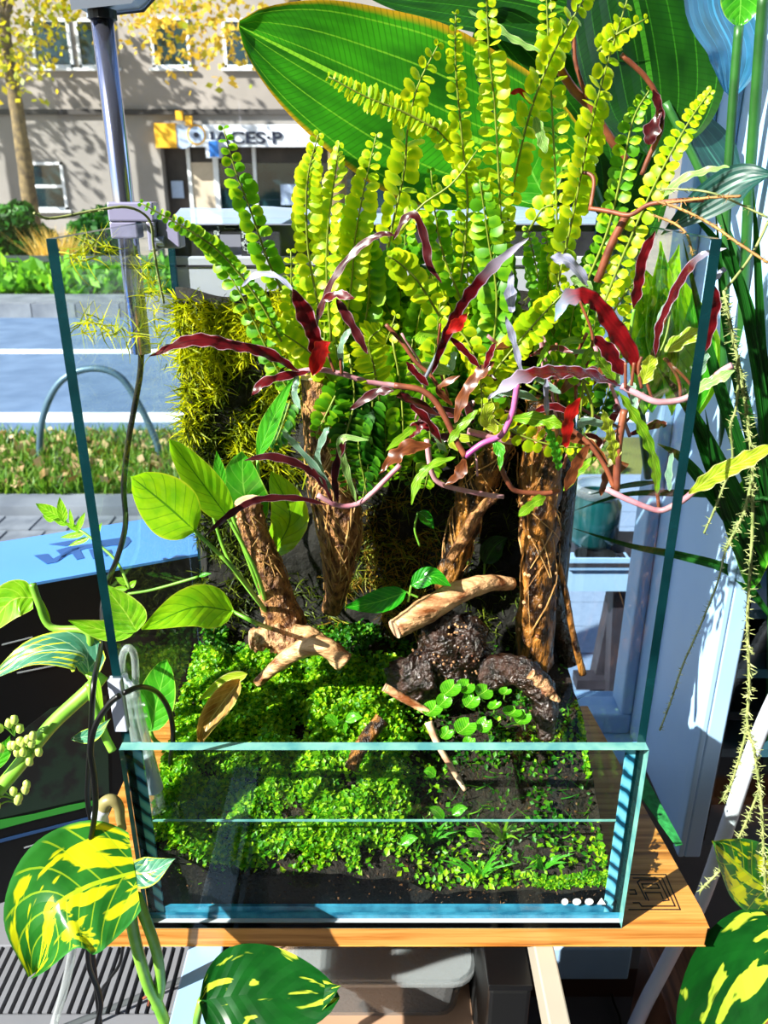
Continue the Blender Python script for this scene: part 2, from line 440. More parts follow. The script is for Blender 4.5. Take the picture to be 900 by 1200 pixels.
H = hexc
M = dict(
 glass = clear('tank_glass', (0.965, 0.995, 0.985, 1), 0.010, 0.25),
 pane = clear('window_glass', (0.93, 0.97, 1.0, 1), 0.02, 0.25),
 water = clear('water', (0.95, 0.98, 0.93, 1), 0.015, 0.30, 0.03, power=3),
 plastic = clear('clear_plastic', (0.93, 0.95, 0.95, 1), 0.06, 0.7, 0.08, haze=0.10),
 tubeglass = clear('clear_tube', (0.93, 0.97, 0.93, 1), 0.08, 0.85, 0.05, haze=0.16, power=1.6),
 film = clear('film', (0.9, 0.95, 1, 1), 0.10, 0.7, 0.15, haze=0.45, hazecol=(0.45, 0.58, 0.85, 1)),
 edge_dark = plain('glass_edge_dark', H('052227'), 0.12, 0, H('0c363c'), 20, spec=0.8),
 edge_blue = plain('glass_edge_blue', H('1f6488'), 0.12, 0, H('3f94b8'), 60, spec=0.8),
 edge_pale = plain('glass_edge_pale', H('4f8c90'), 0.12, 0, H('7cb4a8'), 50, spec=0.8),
 soil = plain('soil', H('0c0603'), 0.85, 0, H('24130a'), 160, bump=1.0, bscale=260),
 grain = plain('soil_grain', H('3a2210'), 0.7, 0, H('8a5a30'), 200, island=0.7),
 backwall = plain('back_wall', H('040302'), 0.85, 0, H('120d07'), 40, bump=1.0, bscale=90),
 bark = plain('bark', H('4a2410'), 0.6, 0, H('b9804c'), 150, bump=2.0, bscale=260, stretch=(1, 1, .6), lo=.38, hi=.62),
 bark_wet = plain('bark_wet', H('1c0e08'), 0.3, 0, H('b07432'), 110, bump=2.0, bscale=240, stretch=(1, 1, .35), lo=.42, hi=.66),
 bark_pale = plain('bark_pale', H('6a3a20'), 0.5, 0, H('d8a878'), 110, bump=1.6, bscale=220),
 driftwood = plain('driftwood', H('7a4420'), 0.42, 0, H('e0b080'), 90, bump=1.4, bscale=160, stretch=(.25, 1, 1), lo=.36, hi=.56),
 cutwood = plain('cut_wood', H('b98468'), 0.6, 0, H('e9c4a6'), 60),
 wetrock = plain('wet_root', H('0a0605'), 0.22, 0, H('3a241a'), 90, bump=2.0, bscale=190, spec=0.8),
 fibre = plain('fibre', H('8a5a2c'), 0.6, 0, H('caa062'), 80),
 board = planks('board_wood', H('d99a52'), H('b0702c'), dark=H('6e3d15'), grain=(3, 70, 70), rough=0.35),
 board_grey = planks('board_grey', H('e8ddd0'), H('c9b29c'), dark=H('8b7565'), grain=(3, 70, 70), rough=0.4),
 etch = plain('etch', H('140b05'), 0.7),
 brownwood = planks('brown_wood', H('8a5a3c'), H('5a3622'), dark=H('2a170d'), grain=(40, 3, 3)),
 white_metal = plain('white_metal', H('8fb2dc'), 0.35),
 beige_metal = plain('beige_metal', H('a8a092'), 0.35),
 shelf = plain('shelf', H('a8856c'), 0.6),
 black = plain('black_matte', H('08090b'), 0.5),
 cable = plain('cable', H('0a0a0c'), 0.35),
 greycable = plain('white_tube', H('d5d8ea'), 0.35),
 convector = plain('convector', H('84868e'), 0.35, 0.2),
 dark_slot = plain('dark_slot', H('0d0f12'), 0.8),
 grey = plain('room_grey', H('6d6d78'), 0.7),
 darkgrey = plain('dark_floor', H('45454f'), 0.6),
 frame = plain('window_white', H('a6c6ea'), 0.4, 0, H('98bce6'), 6),
 turf = plain('turf', H('2f9a4e'), 0.9, 0, H('1c7038'), 120, bump=0.5),
 trestle = plain('trestle', H('2a2730'), 0.5, 0, H('3a3640'), 20),
 planks_pale = plain('pale_plank', H('7288aa'), 0.6, 0, H('869cbc'), 30, stretch=(1, 8, 1)),
 chrome = plain('chrome', H('b9bcd8'), 0.16, 0.95),
 lampgrey = plain('lamp_grey', H('8f98a8'), 0.3, 0.6),
 clamp = plain('clamp_plastic', H('8886a6'), 0.3, 0, spec=0.6),
 trough_dark = plain('trough_dark', H('26232c'), 0.35, 0, H('3c3944'), 30),
 trough_grey = plain('trough_grey', H('b3aec0'), 0.35),
 flake = plain('flake', H('b4b6c0'), 0.6),
 boxblack = plain('box_black', H('060709'), 0.5, 0, H('0b0d10'), 4, spec=0.2),
 boxtop = plain('box_top_sky_tint', H('4f8ede'), 0.25, 0, spec=0.6),  # blue sky reflection on the glossy top put into its colour
 boxlogo = plain('box_logo', H('1f4f8f'), 0.3),
 boxprint = plain('box_print', H('0d2a1a'), 0.5, 0, H('050807'), 30, lo=.45, hi=.55),
 printwhite = plain('print_white', H('a9b0b8'), 0.5),
 printgreen = plain('print_green', H('2f9a2f'), 0.5),
 printblue = plain('print_blue', H('1f4a80'), 0.5),
 dots = plain('print_dots', H('ffffff'), 0.5),
 silicone = plain('silicone', H('c9cfe6'), 0.3),
 brass = plain('olive_fitting', H('8f8658'), 0.35, 0.1),
 # outdoors
 asphalt = plain('asphalt', H('4a6484'), 0.85, 0, H('5a7494'), 3),
 paint = plain('road_paint', H('e8eef2'), 0.7, 0, H('c0ccd6'), 2),
 kerb = plain('kerb', H('5c6470'), 0.8, 0, H('78808a'), 3),
 pavement = plain('pavement', H('948c84'), 0.85, 0, H('847e78'), 1.5),
 cobble = plain('cobble', H('59616c'), 0.8, 0, H('727a84'), 10),
 verge = plain('verge_soil', H('4a4a2c'), 0.9, 0, H('6a7238'), 2),
 grass = foliage('grass', H('3d7a1c'), H('63a82c'), H('8fc84a'), 0.4),
 vergegrass = foliage('verge_grass', H('3a6a20'), H('5c8a2c'), H('7c9c44'), 0.35),
 litter = foliage('litter', H('a88a5c'), H('c8b088'), H('7c5c38'), 0.1),
 facade = plain('facade', H('96908c'), 0.85, 0, H('88837f'), 0.8, bump=0.3, bscale=20),
 facade_low = plain('facade_low', H('8d8a88'), 0.85, 0, H('807e7c'), 0.8),
 band = plain('facade_band', H('3c3a3a'), 0.8),
 winframe = plain('win_frame', H('dfe6ee'), 0.5),
 winpane = plain('win_pane', H('10212c'), 0.06, 0, H('1f3a40'), 1.2, spec=0.8),
 shopdark = plain('shop_dark', H('3a322e'), 0.5, 0, H('241e1c'), 2),
 shopdoor = plain('shop_door', H('b8ac9a'), 0.5),
 sign = plain('sign_face', H('dfe8f6'), 0.5),
 signyellow = plain('sign_yellow', H('e8b420'), 0.5, 0, H('d09a18'), 3),
 signtext = plain('sign_text', H('14203a'), 0.5),
 signblue = plain('sign_blue', H('1f6ac0'), 0.5),
 signgrey = plain('sign_grey', H('9fb4d6'), 0.5),
 trunk = plain('tree_trunk', H('4a4030'), 0.9, 0, H('7a6a48'), 6, bump=1.0, bscale=15),
 tree_leaf = foliage('tree_leaf', H('7a8e14'), H('b4b41c'), H('dcc828'), 0.5),
 tree_leaf2 = foliage('tree_leaf_brown', H('8a9a28'), H('c8a838'), H('d8c050'), 0.4),
 hedge = foliage('hedge', H('1c4a1c'), H('2c6a24'), H('4a8a30'), 0.3),
 straw = foliage('straw', H('d8b858'), H('b8963c'), H('e8d080'), 0.3),
 fence = plain('fence_dark', H('2c3a3c'), 0.6),
 hoop = plain('hoop_steel', H('4f6c80'), 0.4, 0.4),
 # leaves
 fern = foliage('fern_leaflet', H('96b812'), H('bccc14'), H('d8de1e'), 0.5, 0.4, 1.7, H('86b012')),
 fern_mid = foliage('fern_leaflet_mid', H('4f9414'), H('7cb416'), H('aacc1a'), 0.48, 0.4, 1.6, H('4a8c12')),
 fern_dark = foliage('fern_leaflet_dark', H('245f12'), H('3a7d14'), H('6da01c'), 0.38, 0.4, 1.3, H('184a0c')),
 rachis = plain('rachis', H('7a8a2a'), 0.5),
 rachis_dark = plain('rachis_dark', H('2c2410'), 0.5),
 red = leafmat('red_leaf', H('6a0c14'), H('3a080e'), edge=H('c9a0b4'), nvein=11, trans=0.22, edgew=0.07, rough=0.3, bump=0.0),
 maroon = leafmat('maroon_leaf', H('4a1216'), H('2a0a10'), edge=H('8f7080'), nvein=11, trans=0.15, edgew=0.06, rough=0.3, bump=0.0),
 brightred = leafmat('bright_red_leaf', H('b81c18'), H('7a100e'), edge=H('b84020'), nvein=9, trans=0.35, rough=0.3, bump=0.0),
 bronze = leafmat('bronze_leaf', H('7a4426'), H('4a2212'), edge=H('a06038'), trans=0.3, rough=0.3, bump=0.0),
 lilac = leafmat('lilac_leaf', H('a8a8c4'), H('8088a8'), vein=H('c0c0d8'), trans=0.15, rough=0.25, spec=0.8, bump=0.0),
 redlilac = leafmat('red_lilac_leaf', H('5a0c14'), H('3a080e'), edge=H('a890ac'), trans=0.2, edgew=0.09, rough=0.25, tip=H('b4b0cc'), bump=0.0),
 redblue = leafmat('red_blue_leaf', H('8a1218'), H('5a0a10'), edge=H('50342c'), trans=0.2, edgew=0.09, rough=0.25, tip=H('86a4bc'), bump=0.0),
 palegreen = leafmat('pale_green_leaf', H('8fb860'), H('6a9a50'), vein=H('b8d088'), edge=H('c8d8a0'), trans=0.3),
 greyleaf = leafmat('grey_green_leaf', H('8fb09c'), H('6f9a84'), edge=H('c0d0c4'), trans=0.3),
 limeserr = leafmat('lime_leaf', H('88bc1c'), H('5c9a18'), vein=H('b8d850'), trans=0.45),
 yellowleaf = leafmat('yellow_green_leaf', H('b8cc30'), H('94b424'), vein=H('d8dc70'), edge=H('d8d890'), trans=0.4),
 sword = leafmat('sword_leaf', H('a0d41a'), H('78be16'), vein=H('4a8a10'), edge=H('c4d838'), nvein=7, trans=0.5, parallel=False, edgew=0.03, rough=0.3),
 swordg = leafmat('sword_leaf_green', H('4fae24'), H('34901c'), vein=H('7cc848'), edge=H('a8d850'), nvein=6, trans=0.45, edgew=0.03, rough=0.3),
 bigleaf = leafmat('big_leaf', H('358e14'), H('164e0a'), cross=64, vein=H('7cbc2c'), edge=H('b8901c'), nvein=3.0, trans=0.45, parallel=True, edgew=0.035, rough=0.3),
 bigdark = leafmat('big_dark_leaf', H('1c5210'), H('0d300a'), cross=48, vein=H('3f8a20'), nvein=4.0, trans=0.35, parallel=True, rough=0.3),
 blueleaf = leafmat('blue_sheen_leaf', H('2a6a90'), H('16485c'), vein=H('3a88b0'), nvein=3.0, trans=0.1, parallel=True, rough=0.35, spec=0.5, bump=0.4),  # blue sky sheen on the glossy leaf put into its colour
 tealleaf = leafmat('teal_leaf', H('1f4f48'), H('143c38'), vein=H('3f7a68'), nvein=3, trans=0.2, parallel=True, rough=0.4),
 blade = leafmat('palm_blade', H('1c5a1a'), H('0f3c12'), vein=H('2a7a24'), nvein=3, trans=0.3, parallel=True, rough=0.35),
 stemdark = plain('dark_stem', H('1f4a1c'), 0.4, 0, H('2c6426'), 30),
 stemgreen = plain('green_stem', H('5f9a2c'), 0.4, 0, H('86b840'), 40),
 stempink = plain('pink_stem', H('a86878'), 0.4, 0, H('c898a0'), 60),
 stemmag = plain('magenta_stem', H('a0408c'), 0.35, 0, H('b86898'), 50),
 stembrown = plain('brown_stem', H('5c2c20'), 0.5, 0, H('8a4c30'), 60),
 twig = plain('twig', H('b48848'), 0.6, 0, H('8a6030'), 80),
 spine = plain('spiny_stem', H('6f7c44'), 0.6, 0, H('9aa064'), 90),
 spinedark = plain('spiny_dark', H('26301c'), 0.6),
 pothos = leafmat('pothos_leaf', H('2f7d2a'), H('1f641f'), vein=H('b8d828'), var=H('d8e01c'), nvein=7, trans=0.4, vscale=(2.6, 7, 1), vlo=0.50, vhi=0.53, edge=H('3a8a3a'), edgew=0.04, rough=0.25),
 pothosdark = leafmat('pothos_dark', H('12541a'), H('0c3f14'), var=H('b4cc3c'), nvein=7, trans=0.3, vscale=(3.5, 6, 1), vlo=0.56, vhi=0.59, rough=0.22),
 pothosgrey = leafmat('pothos_grey', H('4f8f70'), H('2f7058'), var=H('cfe030'), vein=H('9fc8a8'), nvein=7, trans=0.25, vscale=(1.5, 9, 1), vlo=0.58, vhi=0.61, edge=H('c8e040'), edgew=0.05, rough=0.22, spec=0.8),
 pothoslime = leafmat('pothos_lime', H('8fcc24'), H('6ab418'), vein=H('b8e050'), nvein=6, trans=0.45, edge=H('c8e060'), edgew=0.04, rough=0.3),
 carpet = foliage('carpet_leaf', H('2f7c0a'), H('6cae12'), H('b4d620'), 0.42, 0.4, 1.4),
 carpet_dk = foliage('carpet_leaf_dark', H('16500c'), H('2f7a14'), H('6aa01c'), 0.35, 0.4),
 moss = foliage('moss', H('6a7c0c'), H('aab412'), H('dcd81c'), 0.45, 0.5, 1.6),
 moss_dk = foliage('moss_dark', H('20320a'), H('4a5c12'), H('74801c'), 0.3, 0.5),
 moss_brown = foliage('moss_brown', H('7a5a1c'), H('a8842c'), H('8a9a28'), 0.3, 0.5),
 glossygreen = leafmat('glossy_green', H('2a9a18'), H('1a7a12'), vein=H('6ac83c'), trans=0.35, rough=0.15, spec=0.9),
 pennywort = leafmat('pennywort', H('5fb41c'), H('3f9a14'), vein=H('a0d850'), trans=0.4, rough=0.25),
 deadleaf = leafmat('dead_leaf', H('c89a54'), H('8a5a24'), vein=H('e0c080'), edge=H('d8c060'), trans=0.3, rough=0.4),
 bud = plain('bud', H('b4d050'), 0.4, 0, H('d0e080'), 50),
)
# ---------------------------------------------------------------- the room round the window
G = -1.22                                # street level
FL = -0.75                               # room floor
ob('floor', MB().box(-1.3, 1.5, -2.0, 0.5, FL - 0.05, FL), M['darkgrey'], kind='structure', label='dark grey room floor below the wooden stand')
ob('wall_front', MB().box(-1.2, 1.4, 0.5, 0.58, FL, -0.22), M['grey'], kind='structure', label='grey wall below the window')
ob('baseboard_front', MB().box(-1.2, 1.4, 0.485, 0.5, FL, FL + 0.05), plain('baseboard', H('3a2018'), 0.5), kind='structure', label='dark brown baseboard under the window')
ob('trim_1', MB().box(-1.2, 1.4, 0.44, 0.62, -0.22, -0.2), M['white_metal'], kind='structure', label='white window sill board behind the tank', bevel=0.004)
ob('added_ceiling', MB().box(-1.3, 1.5, -2.0, 0.58, 2.25, 2.35), plain('added_ceiling', H('d8d6d0'), .9), kind='structure', label='off white slab over the room, unseen, added to cut fill light')  # out of view; added to hold back sky fill from above
ob('added_wall_back', MB().box(-1.3, 1.5, -2.08, -2.0, FL, 2.25), plain('wall_paint', H('8a8680'), .9), kind='structure', label='unseen grey beige wall behind the viewer, added to cut fill light')  # out of view; added to cut fill light from behind
ob('added_wall_side', MB().box(1.4, 1.5, -2.0, 0.58, FL, 2.25), plain('wall_paint_side', H('8a8680'), .9), kind='structure', label='unseen grey beige side wall of the room, added to cut fill light')  # out of view; added to close the right side against fill light
ob('wall_left', MB().box(-1.3, -1.2, -2.0, 0.58, FL, -.2), M['grey'], kind='structure', label='low grey wall under the side window')
w = thing('added_sun_window', (-1.25, -.7, -.2), 'unseen tall side window put in to let the sun in from the left', None, kind='structure')  # out of view; opening put in so the sun passes the added walls
ob('window_frame', MB().box(-1.27, -1.22, -2.0, .58, -.2, -.16).box(-1.27, -1.22, -2.0, .58, 2.21, 2.25).box(-1.27, -1.22, -2.0, -1.95, -.16, 2.21).box(-1.27, -1.22, .53, .58, -.16, 2.21), M['frame'], w)
ob('pane', MB().add([(-1.245, -1.95, -.16), (-1.245, .53, -.16), (-1.245, .53, 2.21), (-1.245, -1.95, 2.21)], [(0, 1, 2, 3)]), M['pane'], w)
wl = MB().box(0.375, 0.395, 0.263, 0.56, -0.2, 2.25)
wl.box(0.367, 0.375, 0.263, 0.283, -0.2, 2.25).box(0.369, 0.375, 0.44, 0.46, -0.2, 2.25)
ob('wall_right', wl, M['frame'], kind='structure', label='white window reveal panel at the right of the tank', bevel=0.002)
w = thing('window_1', (0, 0.53, -0.2), 'wide clear window onto the street behind the tank', None, kind='structure')
fr = MB().box(-1.2, 0.375, 0.505, 0.555, -0.2, -0.165).box(0.357, 0.375, 0.505, 0.555, -0.165, 2.25).box(-1.2, 0.375, 0.505, 0.555, 2.21, 2.25).box(-1.2, -1.15, 0.505, 0.555, -0.165, 2.21)
ob('window_frame', fr, M['frame'], w, bevel=0.004)
ob('pane', MB().add([(-1.15, .53, -.165), (.357, .53, -.165), (.357, .53, 2.21), (-1.15, .53, 2.21)], [(0, 1, 2, 3)]), M['pane'], w)

# ---------------------------------------------------------------- street
def strip(name, y0, y1, z, mat, label, th=0.3, x0=-60, x1=60):
    return ob(name, MB().box(x0, x1, y0, y1, z - th, z), mat, kind='structure', label=label)
gc = strip('ground_cobbles', 0.62, 3.80, G, M['cobble'], 'grey cobbled paving below the window')
k1 = strip('kerb_near', 3.80, 4.0, G + 0.06, M['kerb'], 'dark kerb along the near grass verge')
strip('ground_verge', 4.0, 5.18, G + 0.05, M['verge'], 'soil of the grass verge before the road')
rd = strip('ground_road', 5.18, 11.05, G, M['asphalt'], 'blue grey asphalt road with white lines')
kf = strip('kerb_far', 11.05, 12.3, G + 0.16, M['kerb'], 'grey kerb stones on the far side of the road')
strip('ground_planting', 12.3, 14.6, G + 0.14, M['verge'], 'planting strip beyond the road')
strip('ground_pavement', 14.6, 29.5, G + 0.12, M['pavement'], 'sunlit pale pavement before the building')
for ya, yb in ((8.50, 8.72), (5.75, 6.02)):
    ob('lane_marking', MB().box(-30, 30, ya, yb, G, G + 0.006), M['paint'], rd)
for i in range(26):                      # kerb stones with open joints
    x = -13 + i * 0.62
    ob('kerb_stone', MB().box(x, x + 0.605, 11.02, 11.24, G, G + 0.19), M['kerb'], kf)
for r in range(3):
    for i in range(14):
        x = -3.0 + i * 0.21 + (r % 2) * 0.1
        ob('cobble', MB().box(x, x + 0.195, 3.14 + r * 0.215, 3.14 + r * 0.215 + 0.2, G - 0.02, G + 0.012 + random.uniform(0, .006)), M['cobble'], gc)

def quads(mb, n, fpos, size, stretch=1.6, upb=0.0):
    for _ in range(n):
        c = Vector(fpos())
        a = Vector((random.gauss(0, 1), random.gauss(0, 1), random.gauss(0, 1) + upb)).normalized()
        b = a.orthogonal().normalized()
        b = Quaternion(a, random.uniform(0, 6.28)) @ b
        s = size * random.uniform(0.6, 1.3)
        mb.add([c - a * s * stretch * .5, c + b * s * .5, c + a * s * stretch * .5, c - b * s * .5], [(0, 1, 2, 3)])
    return mb
def blades(mb, n, fpos, h, wd):
    for _ in range(n):
        c = Vector(fpos()); hh = h * random.uniform(.5, 1.3)
        d = Vector((random.gauss(0, .4), random.gauss(0, .4), 1)) * hh
        s = Vector((random.gauss(0, 1), random.gauss(0, 1), 0)).normalized() * wd
        mb.add([c - s, c + s, c + d], [(0, 1, 2)])
    return mb
ob('verge_grass', blades(MB(), 14000, lambda: (random.uniform(-4.2, 1.5), random.uniform(4.0, 5.2), G + .05), 0.10, 0.012), M['vergegrass'], kind='stuff', label='short green grass on the verge by the road', cat='grass')
ob('leaf_litter', quads(MB(), 1500, lambda: (random.uniform(-4, 1.5), random.uniform(4.05, 5.15), G + random.uniform(.07, .13)), 0.06, 1.3), M['litter'], kind='stuff', label='dry pale leaves fallen among the verge grass', cat='leaf litter')
ob('planting_strip', quads(MB(), 9000, lambda: (random.uniform(-12, 2), random.uniform(12.4, 14.3), G + .14 + abs(random.gauss(0, .16))), 0.13, 2.2, .8), M['grass'], kind='stuff', label='low green plants in the strip beyond the road', cat='plants')

def bush(name, c, r, mat, n, label, cat, sz=0.14):
    t = thing(name, (c[0], c[1], G + .12), label, cat)
    def pos():
        while True:
            d = Vector((random.uniform(-1, 1), random.uniform(-1, 1), random.uniform(-1, 1)))
            if 0.45 < d.length < 1: break
        d = d * (0.85 + .3 * mnoise.noise(d * 2.5 + Vector(c)))
        return (c[0] + d.x * r[0], c[1] + d.y * r[1], c[2] + d.z * r[2])
    ob('foliage', quads(MB(), n, pos, sz, 1.7), mat, t, kind='stuff')
    ob('stem', MB().tube([(c[0], c[1], G + .1), (c[0], c[1], c[2])], .05, 6), M['trunk'], t)
    return t
bc = P(-10, 275, 17)
bush('hedge', (bc.x, 17, G + .12 + .62), (1.35, .8, .72), M['hedge'], 5200, 'dark green clipped hedge on the far pavement beside the tree', 'hedge')
bc = P(122, 278, 16.6)
bush('shrub', (bc.x, 16.6, G + .12 + .55), (.75, .6, .62), M['hedge'], 2600, 'rounded green shrub to the right of the straw bundle', 'shrub')
c0 = P(64, 285, 15.2)
t = thing('straw_bundle', (c0.x, 15.2, G + .12), 'upright yellow straw grass clump between hedge and shrub', 'ornamental grass')
ob('straw', blades(MB(), 420, lambda: (c0.x + random.gauss(0, .13), 15.2 + random.gauss(0, .1), G + .12), .72, .02), M['straw'], t, kind='stuff')
t = thing('rail_fence', (-6, 13.9, G + .14), 'low dark rail fence along the planting strip', 'fence')
for x in (-9.2, -7.4, -5.6, -3.8, -2.0, -.2):
    ob('post', MB().box(x - .05, x + .05, 13.85, 13.95, G + .14, G + .72), M['fence'], t)
ob('rail', MB().box(-9.6, .4, 13.83, 13.87, G + .50, G + .60), M['fence'], t)
hp = [P(46, 545, 4.6), P(50, 490, 4.6), P(70, 448, 4.6), P(105, 432, 4.6), P(140, 441, 4.6), P(165, 478, 4.6), P(184, 520, 4.6), P(187, 545, 4.6)]
hp[0].z = G + .05; hp[-1].z = G + .05
ob('bicycle_hoop', MB().tube(smooth_path(hp, 40), .022, 10), M['hoop'], smooth=True, label='bent grey steel bicycle hoop standing in the grass verge', cat='bike rack')

def tree(x, y, h, cr, cz, mat, n, label, trunk=None, low=None, sz=.13):
    t = thing('street_tree', (x, y, G + .12), label, 'tree')
    tr = trunk or [(x, y, G + .1), (x + .1, y, cz * .5), (x + .05, y, cz)]
    ob('trunk', MB().tube(smooth_path(tr, 16), lerpl(.24, .13, 16), 10, lump=.15), M['trunk'], t, smooth=True)
    top = Vector(tr[-1])
    cl = []
    for k in range(9):
        d = Vector((random.gauss(0, 1), random.gauss(0, .7), random.uniform(-.35, 1))).normalized()
        e = top + Vector((d.x * cr * .8, d.y * cr * .6, d.z * cr * .7))
        ob('branch', MB().tube(smooth_path([top - Vector((0, 0, random.uniform(0, 1))), top.lerp(e, .5) + Vector((0, 0, .3)), e], 8), lerpl(.09, .02, 8), 6), M['trunk'], t)
        cl.append(e)
    cl += [top + Vector((random.uniform(-cr, cr), random.uniform(-cr * .7, cr * .7), random.uniform(-.5, cr))) for _ in range(16)]
    if low: cl += [Vector(q) for q in low]
    def pos():
        c = random.choice(cl)
        return c + Vector((random.gauss(0, .42), random.gauss(0, .4), random.gauss(0, .34)))
    ob('foliage', quads(MB(), n, pos, sz, 1.5), mat, t, kind='stuff')
    return t
YT = 24.0
tb = P(36, 250, YT)
tree(tb.x, YT, 7, 2.4, 6.5, M['tree_leaf'], 2600, 'street tree with yellow autumn leaves beside the hedge', trunk=[(tb.x, YT, G + .1), tuple(P(30, 200, YT)), tuple(P(20, 130, YT)), tuple(P(10, 70, YT)), tuple(P(5, 10, YT) + Vector((0, 0, .6)))],
     low=[P(px, py, YT + random.uniform(-1, 1)) for px, py in ((10, 20), (30, 60), (5, 75), (55, 15), (20, 85), (75, 5), (-10, 50), (-30, 30), (40, 40))])
tree(-4.5, 21.5, 8, 2.3, 7.2, M['tree_leaf2'], 2300, 'street tree with golden leaves hanging before the facade windows',
     trunk=[(-1.2, 21.5, G + .1), (-1.3, 21.5, 2.5), (-2.5, 21.5, 5), (-4.3, 21.5, 7)],
     low=[P(px, py, 21.5 + random.uniform(-.8, .8)) for px, py in ((150, 15), (180, 35), (205, 50), (235, 55), (255, 40), (215, 20), (280, 20), (245, 10), (170, 5), (265, 60), (190, 0), (225, 0))])
for i_, (x, y) in enumerate(((-13.2, 26.4), (-18.0, 26.2), (-22.8, 26.4))):
    tree(x, y, 9, 1.9, 6.4, M['tree_leaf'], 560, ('yellow leaved street tree beside the facade, first beyond the hedge', 'yellow leaved street tree beside the facade, second beyond the hedge', 'yellow leaved street tree beside the facade, third beyond the hedge')[i_], sz=.20)['group'] = 'further street trees'

# ---------------------------------------------------------------- building across the street
FY = 29.5
b = thing('apartment_building', (-8, FY, G + .12), 'pale rendered building with a shop across the road', 'building')
zb = P(0, 131, FY).z
sx0 = P(190, 200, FY).x; sx1 = 1.5; sz1 = P(200, 172, FY).z
wallm = MB().box(-40, 30, FY, FY + 6, zb, 16)
ob('upper_wall', wallm, M['facade'], b)
ob('lower_wall', MB().box(-40, sx0, FY, FY + 6, G, zb).box(sx1, 30, FY, FY + 6, G, zb).box(sx0, sx1, FY, FY + 6, sz1, zb).box(sx0, sx1, FY + 1.2, FY + 6, G, sz1), M['facade_low'], b)
ob('cornice', MB().box(-40, 30, FY - .14, FY, zb - .09, zb + .07), M['band'], b)
def window(px0, py0, px1, py1, bars=1):
    a = P(px0, py1, FY); c = P(px1, py0, FY)
    x0, x1, z0, z1 = a.x, c.x, a.z, c.z
    m = MB(); w_ = .09
    m.box(x0, x1, FY - .08, FY + .02, z0, z0 + w_).box(x0, x1, FY - .08, FY + .02, z1 - w_, z1).box(x0, x0 + w_, FY - .08, FY + .02, z0, z1).box(x1 - w_, x1, FY - .08, FY + .02, z0, z1)
    m.box(x0 - .1, x1 + .1, FY - .16, FY + .02, z0 - .08, z0)
    if bars: m.box(x0, x1, FY - .06, FY, (z0 + z1) / 2 - .05, (z0 + z1) / 2 + .05)
    f = ob('window', m, M['winframe'], b)
    ob('pane', MB().box(x0 + .04, x1 - .04, FY - .035, FY + .01, z0 + .04, z1 - .04), M['winpane'], f)
window(42, 22, 80, 80, 0); window(94, 22, 132, 80, 0); window(180, 20, 220, 80, 0); window(264, 22, 304, 80, 0)
window(36, 190, 73, 246)
# shop front
sf = ob('shop_front', MB().box(sx0, sx1, FY + .55, FY + 1.2, G + .12, sz1), M['shopdark'], b)
dx0, dx1 = P(226, 220, FY + .5).x, P(252, 220, FY + .5).x
ob('shop_door', MB().box(dx0, dx1, FY + .45, FY + .55, G + .12, P(226, 190, FY).z), M['shopdoor'], sf)
for pa, pb in ((222, 226), (252, 258), (298, 302)):
    ob('mullion', MB().box(P(pa, 220, FY + .5).x, P(pb, 220, FY + .5).x, FY + .4, FY + .55, G + .12, sz1), M['winframe'], sf)
ob('pane', MB().box(P(258, 220, FY + .5).x, sx1, FY + .5, FY + .55, G + .6, sz1 - .5), M['winpane'], sf)
for (pa, qa, pb, qb) in ((203, 212, 215, 232), (330, 216, 348, 240)):
    u = P(pa, qb, FY + .5); v = P(pb, qa, FY + .5)
    ob('notice', MB().box(u.x, v.x, FY + .38, FY + .4, u.z, v.z), M['signgrey'], sf)
sa = P(183, 172, FY - .3); sb = P(183, 146, FY - .3)
sg = ob('shop_sign', MB().box(P(200, 150, FY - .3).x, 2.2, FY - .3, FY - .1, sa.z, sb.z), M['sign'], b)
ob('sign_end', MB().box(sa.x, P(206, 150, FY - .3).x, FY - .36, FY - .08, sa.z - .03, sb.z + .04), M['signyellow'], sg)
for (pa, qa, pb, qb) in ((207, 130, 214, 141), (218, 136, 225, 147)):
    u = P(pa, qb, FY - .4); v = P(pb, qa, FY - .4)
    ob('yellow_lamp', MB().box(u.x, v.x, FY - .5, FY - .3, u.z, v.z), M['signyellow'], sg)
def disc(px, py, rpx, Y, mat, par, nm, d=.03):
    c = P(px, py, Y); r = rpx * PX(Y, c.z)
    pl = [c + Vector((math.cos(a) * r, 0, math.sin(a) * r)) for a in [i * math.tau / 20 for i in range(20)]]
    ob(nm, MB().prism(pl, Vector((0, d, 0))), mat, par)
disc(213, 160, 13, FY - .33, M['signgrey'], sg, 'emblem'); disc(230, 158, 11, FY - .37, M['signyellow'], sg, 'emblem_ring'); disc(230, 158, 9, FY - .41, M['signgrey'], sg, 'emblem_disc'); disc(230, 158, 3, FY - .45, M['signtext'], sg, 'emblem_dot')
u = P(242, 185, FY - .7); v = P(256, 164, FY - .7)
pj = ob('projecting_sign', MB().box(u.x, v.x, FY - .75, FY - .1, u.z, v.z), M['sign'], b)
ob('blue_panel', MB().box(u.x + .12, v.x, FY - .78, FY - .75, u.z + .03, v.z - .03), M['signblue'], pj)
tcu = bpy.data.curves.new('sign_text', 'FONT'); tcu.body = 'JACES\u00b7P'; tcu.size = 1.0; tcu.extrude = .02; tcu.offset = .025
to = bpy.data.objects.new('sign_text_tmp', tcu); COL.objects.link(to)
dg = bpy.context.evaluated_depsgraph_get()
tm = bpy.data.meshes.new_from_object(to.evaluated_get(dg))
bpy.data.objects.remove(to)
tm.materials.clear(); tm.materials.append(M['signtext'])
xs = [q.co.x for q in tm.vertices]; ys = [q.co.y for q in tm.vertices]
ta = P(246, 168, FY - .33); tb_ = P(333, 149, FY - .33)
